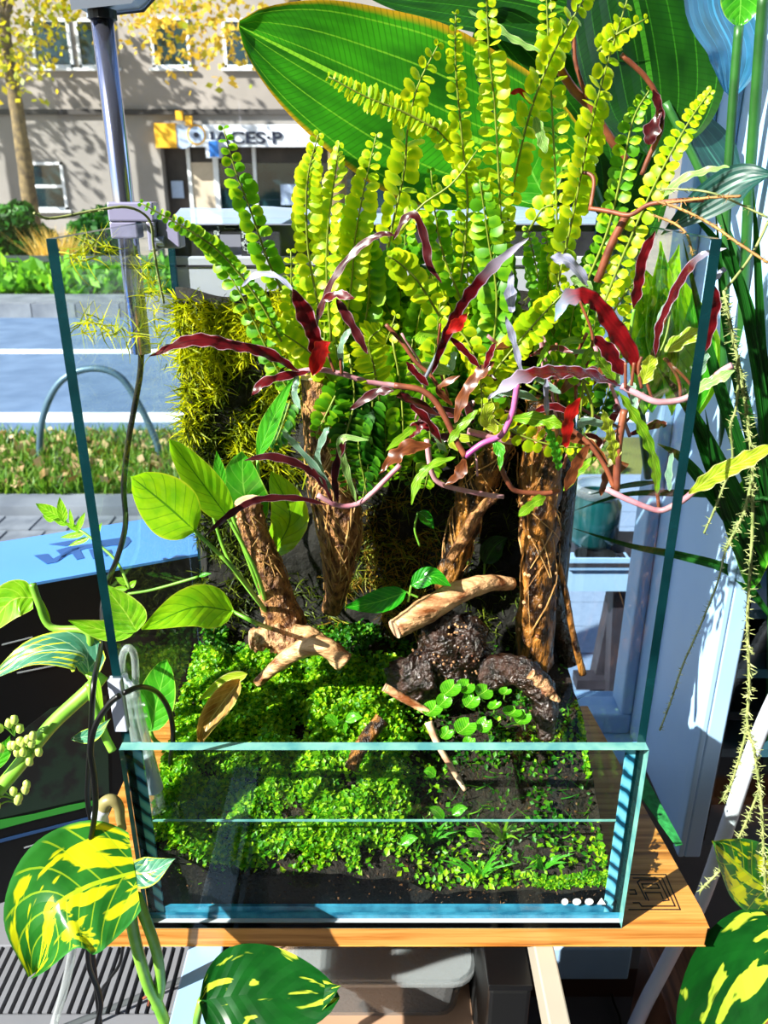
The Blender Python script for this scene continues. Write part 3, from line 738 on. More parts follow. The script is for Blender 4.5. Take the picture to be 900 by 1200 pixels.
kx = (tb_.x - ta.x) / (max(xs) - min(xs)); ky = (tb_.z - ta.z) / (max(ys) - min(ys))
Mx = Matrix(((kx, 0, 0, ta.x), (0, 0, -1, FY - .32), (0, ky, 0, ta.z), (0, 0, 0, 1)))
tm.transform(Mx)
tob = bpy.data.objects.new('sign_lettering', tm); COL.objects.link(tob); tob.parent = sg; tob.location = -WO[sg.name]
WO[tob.name] = Vector((0, 0, 0))

# ---------------------------------------------------------------- terrace furniture seen through the right glass
t = thing('terrace', (1.0, 1.6, -0.9), 'pale planked terrace beyond the window', None, kind='structure')
TZ = -0.78
for i in range(16):
    y = 0.66 + i * 0.165
    ob('plank', MB().box(.2, 2.2, y, y + .155, TZ - .03, TZ), M['planks_pale'], t)
ob('joist', MB().box(.25, 2.1, .64, 3.3, G, TZ - .03), M['trestle'], t)
t = thing('trestle_stool', (.55, .95, TZ), 'dark wooden trestle with splayed legs on the terrace', 'trestle')
def bar(pa, qa, pb, qb, wpx, Y, name, par, mat, d=.04):
    a = P(pa, qa, Y); c = P(pb, qb, Y)
    wv = (c - a).cross(Vector((0, 1, 0))).normalized() * (wpx * PX(Y, a.z) / 2)
    return ob(name, MB().prism([a - wv, c - wv, c + wv, a + wv], Vector((0, d, 0))), mat, par)
bar(668, 644, 765, 645, 18, .98, 'top_rail', t, M['trestle'], .06)
bar(738, 655, 704, 815, 24, .95, 'leg', t, M['trestle'])
bar(729, 690, 716, 960, 20, .90, 'leg', t, M['trestle'])
bar(676, 803, 722, 803, 13, .93, 'stretcher', t, M['trestle'])
cr = thing('white_crate', (.3, .9, -.2), 'shallow white crate on the dark trestle', 'crate')
a0, a1 = P(662, 690, .86), P(757, 656, .86)
ob('side', MB().box(a0.x, a1.x, .85, .87, a0.z, a1.z), M['frame'], cr)
ob('rim', MB().box(a0.x - .005, a1.x + .01, .84, .855, a1.z - .012, a1.z + .004), M['white_metal'], cr)
ob('bottom', MB().box(a0.x, a1.x, .86, 1.1, a0.z, a0.z + .02), M['frame'], cr)
ob('slot', MB().box(P(664, 662, .845).x, P(738, 662, .845).x, .838, .842, P(664, 664, .84).z, P(664, 660, .84).z), M['trestle'], cr)
def lathe(mb, c, prof, n=20):
    c = Vector(c)
    vs = []
    for r, z in prof:
        for k in range(n):
            a = math.tau * k / n
            vs.append(c + Vector((r * math.cos(a), r * math.sin(a), z)))
    fs = []
    for i in range(len(prof) - 1):
        for k in range(n):
            fs.append((i * n + k, i * n + (k + 1) % n, (i + 1) * n + (k + 1) % n, (i + 1) * n + k))
    return mb.add(vs, fs)
c = P(697, 660, .93)
ob('black_dish', lathe(MB(), c, [(0, 0), (.03, 0), (.042, .018), (.038, .018), (.028, .005), (0, .005)]), M['black'], smooth=True, label='black round dish on the white crate', cat='dish')
c = P(694, 634, 1.0)
jr = thing('glass_jar', c, 'dark green glass jar standing on the trestle top', 'jar')
ob('body', lathe(MB(), c, [(0, 0), (.045, 0), (.05, .01), (.05, .085), (.04, .10), (.04, .105)]), plain('jar', H('0f4a4c'), .1, 0, H('062c30'), 12, spec=.8), jr, smooth=True)
ob('rim', lathe(MB(), c, [(.04, .103), (.044, .103), (.044, .125), (.04, .125)]), M['tubeglass'], jr, smooth=True)
# ---------------------------------------------------------------- stand, board, things below
W2 = 0.2; TH = 0.5504; TD = 0.28; FH = 0.185; WL = 0.107
cv = thing('convector_cover', (-.6, .25, FL), 'light grey convector cover with a slotted grille under the plants', 'radiator')
ob('body', MB().box(-1.2, -.19, .137, .44, FL, -.2).box(-1.2, -.19, .02, .06, FL, -.2).box(-1.2, -.19, .06, .137, FL, -.23), M['convector'], cv, bevel=.002)
ob('grille_well', MB().box(-1.2, -.19, .061, .136, -.2299, -.228), M['dark_slot'], cv)
sl0 = None
for i in range(46):
    x = -.645 + i * .0099
    if sl0 is None:
        s_ = ob('slat', MB().box(x, x + .0052, .0605, .1365, -.215, -.2), M['convector'], cv, bevel=.001); sl0 = s_.data; so = WO[s_.name].copy()
    else: inst('slat', sl0, Matrix.Translation((so.x + i * .0099, so.y, so.z)), cv)

st = thing('stand_frame', (0, .1, FL), 'white metal stand rails carrying the wooden board', 'stand')
for x0, x1, m_ in ((-.167, -.137, 'white_metal'), (.128, .145, 'beige_metal')):
    ob('rail', MB().box(x0, x1, -.22, .43, -.052, -.022), M[m_], st, bevel=.0015)
    ob('leg', MB().box(x0, x1, -.22, -.18, FL, -.052), M[m_], st, bevel=.0015)
ob('rail_side', MB().box(-.136, -.128, -.2, .43, -.05, -.026), plain('speckled', H('22344c'), .4, 0, H('55708c'), 300), st)
bd = thing('wooden_board', (0, .14, -.022), 'oiled wooden board with an engraved mark under the glass tank', 'board')
pl = [Vector((-.272, -.008, -.0215)), Vector((.2735, -.008, -.0215)), Vector((.2735, .01, -.0215)), Vector((.243, .3, -.0215)), Vector((-.206, .296, -.0215)), Vector((-.272, .266, -.0215))]
ob('plank', MB().prism(pl[::-1], Vector((0, 0, .0215))), M['board'], bd, bevel=.0008)
def etch(pp, w=.0011):
    for a, c in zip(pp[:-1], pp[1:]):
        a = PZ(*a, 0); c = PZ(*c, 0)
        d = (c - a).normalized(); s = Vector((-d.y, d.x, 0)) * w * .5
        e = d * w * .4
        em.prism([a - s - e, c - s + e, c + s + e, a + s - e], Vector((0, 0, .0003)))
em = MB()
etch([(738, 1025), (780, 1025), (797, 1066), (737, 1066)])
etch([(742, 1029), (776, 1029), (791, 1062), (752, 1062), (749, 1058), (742, 1058)])
etch([(757, 1054), (747, 1034), (750, 1031), (772, 1031), (784, 1055), (777, 1056)])
etch([(752, 1036), (770, 1036), (773, 1041), (754, 1041), (752, 1036)])
etch([(756, 1046), (774, 1046), (777, 1053)]); etch([(760, 1055), (756, 1046)])
etch([(738, 1043), (744, 1043), (746, 1048), (738, 1048)])
ob('engraving', em, M['etch'], bd, label='black engraved square meander mark')
bx = thing('shelf_board', (0, .1, -.21), 'beige shelf board between the stand rails', 'shelf')
ob('board', MB().box(-.136, .0895, -.05, .3, -.212, -.2), M['shelf'], bx)
ob('batten', MB().box(-.13, .085, .26, .285, -.24, -.212), M['shelf'], bx)
for x_ in (-.12, .06): ob('bracket', MB().box(x_, x_ + .02, .30, .50, -.225, -.212), M['shelf'], bx)
bb = thing('black_equipment_box', (.107, .12, -.3), 'black equipment box between shelf and right stand rail', 'box')
ob('body', MB().box(.09, .127, -.02, .3, FL, -.06), M['black'], bb, bevel=.004)
ob('lid', MB().box(.0895, .1275, -.0205, .3005, -.0605, -.054), M['cable'], bb, bevel=.001)
ct = thing('plastic_container', (-.005, .11, -.2), 'clear plastic food box of dark soil under the board', 'container')
def rbox(x0, x1, y0, y1, r, z0, z1, tap=0.0):
    vs = []
    for z, k in ((z0, tap), (z1, 0)):
        for cx, cy, a0 in ((x1 - r, y1 - r, 0), (x0 + r, y1 - r, 90), (x0 + r, y0 + r, 180), (x1 - r, y0 + r, 270)):
            for i in range(5):
                a = math.radians(a0 + i * 22.5)
                X = cx + r * math.cos(a); Y_ = cy + r * math.sin(a)
                mx, my = (x0 + x1) / 2, (y0 + y1) / 2
                vs.append((mx + (X - mx) * (1 - k), my + (Y_ - my) * (1 - k), z))
    n = 20
    return vs, [tuple(range(n - 1, -1, -1)), tuple(range(n, 2 * n))] + [(i, (i + 1) % n, n + (i + 1) % n, n + i) for i in range(n)]
ob('tray', MB().add(*rbox(-.092, .082, .052, .185, .02, -.2, -.146, .08)), M['plastic'], ct)
ob('soil', MB().add(*rbox(-.089, .079, .055, .182, .018, -.199, -.152, .08)), M['soil'], ct)
for a, z in ((0.0, -.146), (.004, -.142), (.001, -.138)):
    ob('rim', MB().add(*rbox(-.096 - a, .086 + a, .048 - a, .189 + a, .022, z, z + .0035)), M['plastic'], ct)
ob('brown_bench', MB().box(.334, .66, .03, .25, FL, -.33).box(.330, .664, .026, .254, -.33, -.312), M['brownwood'], label='brown wooden bench beside the stand on the floor', cat='bench', bevel=.002)
ob('white_conduit', MB().tube(smooth_path([Vector((.245, .13, FL + .004)), P(722, 1260, .14), P(752, 1185, .155), P(775, 1140, .17), P(800, 1092, .18), P(822, 1055, .19), P(850, 975, .21), P(880, 885, .235), P(905, 825, .25), P(935, 770, .252)], 40), .0085, 12), M['greycable'], smooth=True, label='bent white plastic conduit rising behind the board corner', cat='pipe')
ob('black_cable', MB().tube(smooth_path([PZ(640, 1142, FL + .06), PZ(672, 1138, FL + .012), PZ(690, 1126, FL + .02), PZ(715, 1124, FL + .01), PZ(745, 1128, FL + .01)], 24), .004, 6), M['cable'], smooth=True, label='black cable lying on the floor by the baseboard', cat='cable')
ob('thin_black_cable', MB().tube(smooth_path([PZ(722, 1128, FL + .012), PZ(717, 1150, FL + .006), PZ(718, 1170, FL + .006), PZ(726, 1192, FL + .006), PZ(730, 1215, FL + .006)], 24), .0025, 6), M['cable'], smooth=True, label='thin black cable hanging down in front of the baseboard', cat='cable')
u, v = PZ(648, 1112, -.55), PZ(742, 1112, -.55)
ob('pale_blue_box', MB().box(u.x, v.x, u.y, u.y + .12, -.62, -.55), M['frame'], label='pale blue box below the board near the wall', cat='box', bevel=.003)

# shelf cabinet right of the reveal panel
cb = thing('shelf_cabinet', (.6, .45, -.2), 'dark slatted shelf cabinet with a glass front, right of the reveal', 'cabinet')
ob('back_panel', MB().box(.40, .85, .49, .498, -.199, .2), plain('cab_back', H('0f2024'), .5, 0, H('16303c'), 6), cb)
ob('side_panel', MB().box(.40, .41, .29, .49, -.199, .2), plain('cab_side', H('122428'), .4), cb)
for z, mm in ((-.15, 'trestle'), (-.075, 'frame'), (-.02, 'trestle'), (.04, 'frame'), (.075, 'trestle'), (.12, 'frame')):
    ob('shelf', MB().box(.41, .85, .30, .489, z, z + .012), plain('cab_shelf', H('3f6472') if mm == 'frame' else H('0b1a1c'), .3), cb)
ob('glass_front', MB().box(.40, .85, .282, .286, -.199, .2), M['pane'], cb)

# ---------------------------------------------------------------- printed box leaning left behind the tank
A = Vector((-.3885, .2215, 0)); B = Vector((-.2119, .3016, 0))
ux = (B - A).normalized(); uy = Vector((-ux.y, ux.x, 0))
bo = B + ux * .02
bxp = thing('product_box', bo - ux * .25 + uy * .06 + Vector((0, 0, -.2)), 'black printed cardboard box with a glossy top coloured by sky reflection beside the tank', 'box')
fl = bo - ux * .5
ob('body', MB().prism([fl + Vector((0, 0, -.2)), bo + Vector((0, 0, -.2)), bo + uy * .125 + Vector((0, 0, -.2)), fl + uy * .125 + Vector((0, 0, -.2))][::-1], Vector((0, 0, .397))), M['boxblack'], bxp)
ob('top_flap', MB().prism([fl + Vector((0, 0, .197)), bo + Vector((0, 0, .197)), bo + uy * .125 + Vector((0, 0, .197)), fl + uy * .125 + Vector((0, 0, .197))][::-1], Vector((0, 0, .003))), M['boxtop'], bxp, label='glossy top flap with blue sky reflection painted in')
lg = MB()
def onz(pp, z=.2003, d=.0003): lg.prism([PZ(x, y, z) for x, y in pp], Vector((0, 0, d)))
onz([(40, 651), (56, 649), (62, 655), (85, 643), (100, 640), (84, 647), (66, 659), (55, 661)])
onz([(66, 645), (84, 640), (120, 636), (128, 640), (100, 643), (80, 650), (68, 658), (72, 651)])
onz([(84, 648), (94, 645), (99, 654), (90, 656)]); onz([(104, 644), (113, 643), (118, 653), (109, 655)])
onz([(57, 638), (80, 634), (100, 631), (96, 635), (76, 640)])
onz([(116, 634), (150, 629), (154, 634), (148, 641), (140, 646), (138, 639), (118, 640)])
onz([(120, 646), (130, 644), (132, 649), (124, 652)])
ob('logo', lg, M['boxlogo'], bxp, label='dark blue lettering mark')
def pface(px, py, off=.0006):
    p0 = bo - uy * off; v = ray(px, py)
    return CAM + v * ((p0 - CAM).dot(uy) / v.dot(uy))
def onface(name, pp, mat, label=None, off=.0008):
    pts = [pface(x, y, off) for x, y in pp]
    ob(name, MB().prism(pts, uy * .0003), mat, bxp, label=label)
onface('green_stripe', [(-5, 962), (40, 954), (80, 944), (126, 935), (126, 940), (82, 951), (40, 961), (-5, 973)], M['printgreen'])
onface('blue_line', [(-5, 985), (110, 956), (110, 959), (-5, 989)], M['printblue'])
onface('printed_photo', [(-5, 960), (-5, 880), (60, 830), (125, 815), (128, 930), (40, 950)], M['boxprint'], off=.0005)
for (xa, ya, xb, yb) in ((2, 755, 38, 746), (20, 788, 75, 777), (28, 993, 55, 985), (60, 984, 85, 977)):
    onface('text_line', [(xa, ya), (xb, yb), (xb, yb + 1.4), (xa, ya + 1.6)], M['printwhite'])

# ---------------------------------------------------------------- the tank
tk = thing('glass_tank', (0, TD / 2, 0), 'tall rimless glass tank with a low front pane on the wooden board', 'tank')
def pane(name, x0, x1, y0, y1, z0, z1, edge, ax):
    mb = MB(); mb.box(x0, x1, y0, y1, z0, z1)
    # box faces: 0 bottom,1 top,2 front,3 back,4 left,5 right
    glassy = {'x': (4, 5), 'y': (2, 3), 'z': (0, 1)}[ax]
    mb.m = [0 if i in glassy else 1 for i in range(6)]
    return ob(name, mb, [M['glass'], M[edge]], tk)
GT = .0065
pane('side_pane', -W2, -W2 + GT, .0, TD, 0.008, TH, 'edge_dark', 'x')
pane('side_pane', W2 - GT, W2, .0, TD, 0.008, TH, 'edge_dark', 'x')
pane('front_pane', -W2, W2, -.009, 0, 0, FH, 'edge_pale', 'y')
pane('back_pane', -W2 + GT, W2 - GT, TD - GT, TD, 0.008, TH, 'edge_dark', 'y')
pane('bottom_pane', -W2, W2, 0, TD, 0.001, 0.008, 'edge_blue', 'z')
hm, nt, out = _new('hatch_reflection')  # side pane reflection and refraction painted as blue diagonal hatch
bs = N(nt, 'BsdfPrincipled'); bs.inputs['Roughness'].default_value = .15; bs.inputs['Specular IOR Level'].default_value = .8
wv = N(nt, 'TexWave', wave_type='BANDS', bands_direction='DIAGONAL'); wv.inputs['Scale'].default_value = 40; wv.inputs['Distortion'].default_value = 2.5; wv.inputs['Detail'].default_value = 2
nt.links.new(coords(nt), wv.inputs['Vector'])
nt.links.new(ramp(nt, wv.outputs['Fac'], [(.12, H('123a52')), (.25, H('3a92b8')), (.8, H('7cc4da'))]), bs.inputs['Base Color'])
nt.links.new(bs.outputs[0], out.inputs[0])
ob('edge_band', MB().box(-W2 + .0005, -W2 + .0135, .0003, .003, .008, FH - .002), hm, tk, label='pale blue hatched side pane reflection painted on a strip')
ob('edge_band', MB().box(W2 - .0135, W2 - .0005, .0003, .003, .008, FH - .002), hm, tk, label='pale blue hatched side pane reflection painted on a strip')
ob('edge_band', MB().box(-W2 + .0135, W2 - .0135, .0003, .003, .0, .0145), M['edge_blue'], tk, label='pale blue hatched side pane reflection painted on a strip')
dm = MB()
for x in (662, 676, 690.5):
    c = P(x, 1057, -.0095); r = .0028
    dm.prism([c + Vector((math.cos(a) * r * (1 if x < 670 else 1.25), 0, math.sin(a) * r * 1.25)) for a in [k * math.tau / 14 for k in range(14)]], Vector((0, .0004, 0)))
dm.prism([P(700, 1060, -.0095), P(710, 1060, -.0095), P(705, 1052.5, -.0095)], Vector((0, .0004, 0)))
ob('printed_mark', dm, M['dots'], tk, label='white printed mark of three dots and a triangle')
ob('tank_mat', MB().box(-W2 - .001, W2 + .001, -.0035, TD, 0.0, .0009), M['flake'], label='thin white mat between tank and wooden board', cat='mat')
ob('water', MB().add([(-W2 + GT + .0003, .0004, WL), (W2 - GT - .0003, .0004, WL), (W2 - GT - .0003, TD - GT - .0003, WL), (-W2 + GT + .0003, TD - GT - .0003, WL)], [(0, 1, 2, 3)]), M['water'], kind='stuff', label='still clear water standing in the tank', cat='water')
ob('meniscus', MB().box(-W2 + .014, W2 - .014, .0002, .0014, WL - .0002, WL + .0012), M['edge_pale'], tk, label='thin bright water line on the front pane')

# trough behind the rear pane
tr = thing('rear_trough', (0, .31, .49), 'grey plastic trough with a clear film top behind the tank', 'trough')
nx0, nx1 = P(257, 280, .283).x, P(282, 280, .283).x
zt = P(300, 264, .283).z; zm = P(300, 300, .283).z; zl = P(300, 332, .283).z
ym = .283
ob('front_panel', MB().box(-.195, nx0, ym, ym + .004, zm, zt).box(nx1, .2, ym, ym + .004, zm, zt).box(nx0, nx1, ym, ym + .004, zt - .008, zt), M['trough_dark'], tr)
ob('inner_panel', MB().box(-.195, .2, ym + .02, ym + .024, zm, zt), M['trough_grey'], tr)
ob('ledge', MB().box(-.195, .2, ym - .0025, ym + .03, zl - .02, zm), M['trough_grey'], tr, bevel=.002)
ob('groove', MB().box(-.195, .2, ym - .004, ym - .002, P(300, 311, ym).z - .0012, P(300, 311, ym).z + .0006), M['trough_dark'], tr)
flm = MB()
rows = []
for i in range(41):
    x = -.195 + .395 * i / 40
    q = .004 * mnoise.noise(Vector((x * 22, 1, 0))) 
    rows += [(x, ym + .001, zt + .001), (x, ym + .010, zt + .008 + q), (x, ym + .04, zt + .014 + q * 1.4), (x, ym + .07, zt + .012 + q)]
flm.add(rows, [(i * 4 + j, i * 4 + j + 1, i * 4 + j + 5, i * 4 + j + 4) for i in range(40) for j in range(3)])
ob('film_cover', flm, M['film'], tr, smooth=True, label='crinkled clear film')
fk = MB()
for _ in range(170):
    a = random.uniform(0, math.pi * 1.15); rr = random.uniform(1.05, 1.5)
    px, py = 270 + math.cos(a) * 16 * rr + random.gauss(0, 2), 285 - math.sin(a) * 17 * rr + random.gauss(0, 2)
    if random.random() < .35: px, py = random.gauss(290, 7), random.gauss(287, 6)
    if px < 256 or px > 284 or py < 266:
        c = P(px, min(max(py, 266), 298), ym - .0008); s = random.uniform(.0006, .0019)
        fk.prism([c + Vector((math.cos(t_) * s * random.uniform(.6, 1.3), 0, math.sin(t_) * s)) for t_ in (0, 1.3, 2.6, 3.9, 5.1)], Vector((0, .0005, 0)))
ob('lime_flakes', fk, M['flake'], tr, kind='stuff', label='white flaking lime crust')

# lamp pole, clamp and cable
PXX, PYY = -.2115, .2
lp = thing('tank_lamp', (PXX, PYY, .45), 'chrome lamp pole clamped to the left tank pane', 'lamp')
ob('pole', MB().tube([(PXX, PYY, .443), (PXX, PYY, .56), (PXX - .001, PYY + .001, .701)], .0085, 18), M['chrome'], lp, smooth=True)
ob('lamp_head', MB().prism([Vector((-.228, PYY - .014, .700)), Vector((-.186, PYY - .014, .704)), Vector((-.150, PYY - .014, .735)), Vector((-.150, PYY - .014, .75)), Vector((-.228, PYY - .014, .75))][::-1], Vector((0, .034, 0))), M['lampgrey'], lp, bevel=.002)
ob('collar', MB().tube([(PXX, PYY, .694), (PXX, PYY, .700)], .0105, 16), M['black'], lp)
cl = ob('clamp', MB().box(-.223, -.186, PYY - .010, PYY + .010, .5512, .566).box(-.223, -.2003, PYY - .009, PYY + .009, .538, .5512).box(-.1930, -.186, PYY - .010, PYY + .010, .528, .5512), M['clamp'], lp, bevel=.0015)
ob('clamp_block', MB().box(-.1859, -.168, PYY - .004, PYY + .016, .530, .552), M['clamp'], cl, bevel=.0015)
ob('screw', MB().tube([(-.180, PYY - .007, .536), (-.186, PYY - .007, .536)], .004, 12), M['lampgrey'], cl)
ob('lamp_cable', MB().tube(smooth_path([(PXX, PYY, .444), P(164, 440, .2), P(157, 480, .2), P(150, 520, .2), P(145, 570, .2), P(147, 615, .2), P(137, 655, .2), P(126, 685, .205), P(122, 740, .19), (-.25, .17, .05), (-.26, .15, .006)], 60), .0027, 8), M['cable'], smooth=True, label='black lamp cable hanging down along the left pane', cat='cable')
cbm = [
 ([(126, 688), (121, 720), (118, 760), (110, 800), (107, 850), (104, 900), (103, 940), (110, 975), (113, 1000), (112, 1040), (108, 1100), (112, 1150), (118, 1205)], (.05, .0)),
 ([(140, 815), (128, 825), (112, 850), (106, 880), (110, 910), (112, 945), (108, 975), (104, 1000), (104, 1080), (104, 1130), (115, 1160), (118, 1180), (112, 1205)], (.03, .01)),
]
for k, (pp, yy) in enumerate(cbm):
    ob('power_cable', MB().tube(smooth_path([P(x, y, max(yy[0] - .06 - .02 * k, ((.2 - (y - 690) * .0022) if k == 0 else -9))) for x, y in pp], 60), .0021, 8), M['cable'], smooth=True, label=('black power cable running down left of the tank to the floor', 'black power cable looping over the left tank pane')[k], cat='cable')
ob('power_cable', MB().tube(smooth_path([P(145, 812, -.015), P(165, 805, .0), P(185, 812, .03), P(199, 835, .04), P(203, 865, .045), P(201, 905, .05), (-.165, .05, .085)], 40), .0021, 8), M['cable'], smooth=True, label='black cable curving from the glass diffuser into the water', cat='cable')
ob('power_cable', MB().tube(smooth_path([P(145, 1105, .05), P(140, 1130, .05), P(128, 1148, .05), P(118, 1165, .05), P(116, 1205, .05)], 30), .0016, 8), M['cable'], smooth=True, label='thin black cable hanging before the convector grille', cat='cable')
ob('clear_hose', MB().tube(smooth_path([P(86, 1100, .04), P(82, 1130, .04), P(75, 1160, .04), P(62, 1205, .04)], 24), .004, 10), M['tubeglass'], smooth=True, label='clear plastic hose hanging before the convector grille', cat='hose')

# glass diffuser on the left pane
DY = .018
df = thing('glass_diffuser', P(160, 950, DY + .01), 'clear glass diffuser tube hooked over the left front corner', 'diffuser')
def dtube(name, pp, r, mat='tubeglass', Y=DY, n=12):
    return ob(name, MB().tube(smooth_path([P(x, y, Y) for x, y in pp], 28), r, n), M[mat], df, smooth=True)
dtube('hook_tube', [(146, 812), (142, 790), (144, 768), (150, 759), (157, 767), (159, 790), (158, 815)], .0028)
dtube('inner_tube', [(147, 800), (153, 850), (164, 900), (172, 945)], .0032)
dtube('outer_tube', [(158, 812), (167, 850), (180, 900), (189, 945)], .0034)
dtube('bubble_tube', [(151, 812), (158, 850), (171, 900), (180, 948)], .0085)
dtube('ceramic_disc', [(168, 885), (175, 905), (181, 925)], .0075, 'silicone')
for a in ((150, 828, 170, 825), (152, 840, 172, 838)):
    dtube('clip', [(a[0] - 4, a[1]), (a[2] - 8, a[3] + 2), (a[2], a[3])], .0018)
dtube('hose_joint', [(146, 790), (148, 797), (152, 801), (157, 808)], .0022, 'silicone')
ob('edge_clip', MB().box(-.2035, -.1935, -.0035, .004, .197, .243), M['silicone'], label='clear plastic clip pushed onto the left pane edge', cat='clip', bevel=.001)
hk = MB().tube(smooth_path([P(120, 950, -.03), P(124, 940, -.03), P(132, 938, -.03), P(139, 945, -.03), P(141, 960, -.03), P(144, 972, -.03)], 20), lerpl(.0055, .003, 20), 10)
ob('hose_fitting', hk, M['brass'], smooth=True, label='olive curved hose fitting outside the left pane', cat='fitting')
ob('hose_coupling', MB().tube(smooth_path([P(118, 965, -.03), P(117, 955, -.03), P(121, 946, -.03)], 8), .0062, 12), M['silicone'], smooth=True, label='pale grey hose coupling beside the olive fitting', cat='coupling')
# ---------------------------------------------------------------- inside the tank: ground, back wall
def sstep(a, b, x):
    t = min(max((x - a) / (b - a), 0), 1); return t * t * (3 - 2 * t)
def interp(x, xs, ys):
    for i in range(len(xs) - 1):
        if x <= xs[i + 1]: return ys[i] + (ys[i + 1] - ys[i]) * max(x - xs[i], 0) / (xs[i + 1] - xs[i])
    return ys[-1]
def hs(x, y):
    l = interp(y, [0, .02, .05, .1, .15, .28], [.042, .066, .088, .110, .125, .145])
    r = interp(y, [0, .02, .05, .1, .15, .28], [.026, .034, .052, .078, .100, .115])
    k = sstep(-.03, .06, x)
    l += .026 * sstep(-.13, -.185, x) * sstep(.12, .03, y)
    return l + (r - l) * k + .006 * mnoise.noise(Vector((x * 30, y * 30, 0))) + .003 * mnoise.noise(Vector((x * 90, y * 90, 3)))
nx, ny = 72, 48
X0, X1, Y0, Y1 = -W2 + GT + .0006, W2 - GT - .0006, .0036, TD - GT - .0006
vs = []
for j in range(ny + 1):
    for i in range(nx + 1):
        x = X0 + (X1 - X0) * i / nx; y = Y0 + (Y1 - Y0) * j / ny
        vs.append((x, y, hs(x, y)))
fs = [(j * (nx + 1) + i, j * (nx + 1) + i + 1, (j + 1) * (nx + 1) + i + 1, (j + 1) * (nx + 1) + i) for j in range(ny) for i in range(nx)]
sm = MB().add(vs, fs)
ring = [i for i in range(nx + 1)] + [j * (nx + 1) + nx for j in range(1, ny + 1)] + [ny * (nx + 1) + i for i in range(nx - 1, -1, -1)] + [j * (nx + 1) for j in range(ny - 1, 0, -1)]
nb = len(sm.v)
sm.v += [(sm.v[i][0], sm.v[i][1], .0085) for i in ring]; sm.uv += [(0., 0.)] * len(ring)
for k in range(len(ring)):
    k2 = (k + 1) % len(ring)
    sm.f.append((ring[k], nb + k, nb + k2, ring[k2])[::-1]); sm.m.append(0)
sm.f.append(tuple(range(nb, nb + len(ring)))); sm.m.append(0)
ob('substrate', sm, M['soil'], smooth=True, kind='stuff', label='dark brown soil bed sloping up inside the tank', cat='soil')
gm = MB()
for _ in range(3800):
    x = random.uniform(X0 + .004, X1 - .004); y = random.uniform(.0045, .2)
    if random.random() < .35: y = .0042; z = random.uniform(.010, hs(x, y))
    else: z = hs(x, y)
    r = random.uniform(.0009, .0026)
    c = Vector((x, max(y, .0036 + r * .4), z)); q = [Vector((random.uniform(-1, 1), random.uniform(-.5, 1), random.uniform(-1, 1))).normalized() * r for _ in range(4)]
    gm.add([c + a for a in q], [(0, 1, 2), (0, 2, 3), (0, 3, 1), (1, 3, 2)])
ob('soil_grains', gm, M['grain'], kind='stuff', label='brown soil granules on the bed of the tank', cat='soil')

def bwy(x, z):
    return .250 - .016 * mnoise.noise(Vector((x * 14, z * 14, 2))) - .008 * mnoise.noise(Vector((x * 40, z * 40, 7))) - .012 * sstep(.30, .1, z)
bnx, bnz = 60, 60
bv = []
for j in range(bnz + 1):
    for i in range(bnx + 1):
        x = -.1925 + .3770 * i / bnx; top = .487 + .012 * mnoise.noise(Vector((x * 18, 0, 0)))
        z = .05 + (top - .05) * j / bnz
        e = min(1, min(i, bnx - i) / 2.0, (bnz - j) / 2.0)
        bv.append((x, .272 - (.272 - bwy(x, z)) * (.4 + .6 * e), z))
bf = [(j * (bnx + 1) + i, j * (bnx + 1) + i + 1, (j + 1) * (bnx + 1) + i + 1, (j + 1) * (bnx + 1) + i) for j in range(bnz) for i in range(bnx)]
bm_ = MB().add(bv, bf); bm_.box(-.1925, .1845, .2685, .2728, .05, .478)
bwall = ob('planted_back_wall', bm_, M['backwall'], smooth=True, label='dark mossy planted back wall inside the tank', cat='back wall')

def strands(mb, n, fpos, ln, wd, droop=.5, out=-.7, seg=4):
    for _ in range(n):
        c = Vector(fpos()); L = ln * random.uniform(.5, 1.4)
        d = Vector((random.gauss(0, .8), out + random.gauss(0, .35), random.gauss(.15, .7))).normalized()
        s = d.orthogonal().normalized(); s = Quaternion(d, random.uniform(0, 6.28)) @ s
        curl = Vector((random.gauss(0, .6), random.gauss(0, .3), -droop + random.gauss(0, .5)))
        vs = []; p = c.copy()
        for k in range(seg + 1):
            w_ = wd * (1 - .75 * k / seg)
            vs += [p - s * w_, p + s * w_]
            d = (d + curl * (1.2 / seg)).normalized(); p = p + d * (L / seg)
        mb.add(vs, [(2 * k, 2 * k + 1, 2 * k + 3, 2 * k + 2) for k in range(seg)])
    return mb
def wallpos(px0, px1, py0, py1, thr=-1.0, sc=20):
    def f():
        while True:
            q = P(random.uniform(px0, px1), random.uniform(py0, py1), .235)
            if mnoise.noise(Vector((q.x * sc, q.z * sc, 9))) > thr: break
        return (max(q.x, -.188), bwy(q.x, q.z), min(q.z, .482))
    return f
ms = MB()
strands(ms, 1500, wallpos(195, 350, 358, 430, -.25), .020, .0014)
strands(ms, 1300, wallpos(200, 370, 420, 560, .0), .018, .0012)
strands(ms, 500, wallpos(300, 360, 345, 400), .018, .0014)
ob('bright_moss', ms, M['moss'], kind='stuff', label='bright yellow green moss tufts at the upper left of the back wall', cat='moss')
ms = MB()
strands(ms, 4600, wallpos(200, 655, 345, 760, -.2), .014, .0009)
strands(ms, 1300, wallpos(205, 300, 480, 720, -.2), .013, .0008)
ob('dark_moss', ms, M['moss_dk'], kind='stuff', label='dark green moss over the back wall', cat='moss')
ms = MB()
strands(ms, 650, wallpos(425, 515, 590, 740, -.1), .017, .0008, .2)
strands(ms, 300, wallpos(385, 470, 680, 760, -.1), .015, .0008, .2)
ob('brown_moss', ms, M['moss_brown'], kind='stuff', label='yellowish brown moss between the two middle trunks', cat='moss')
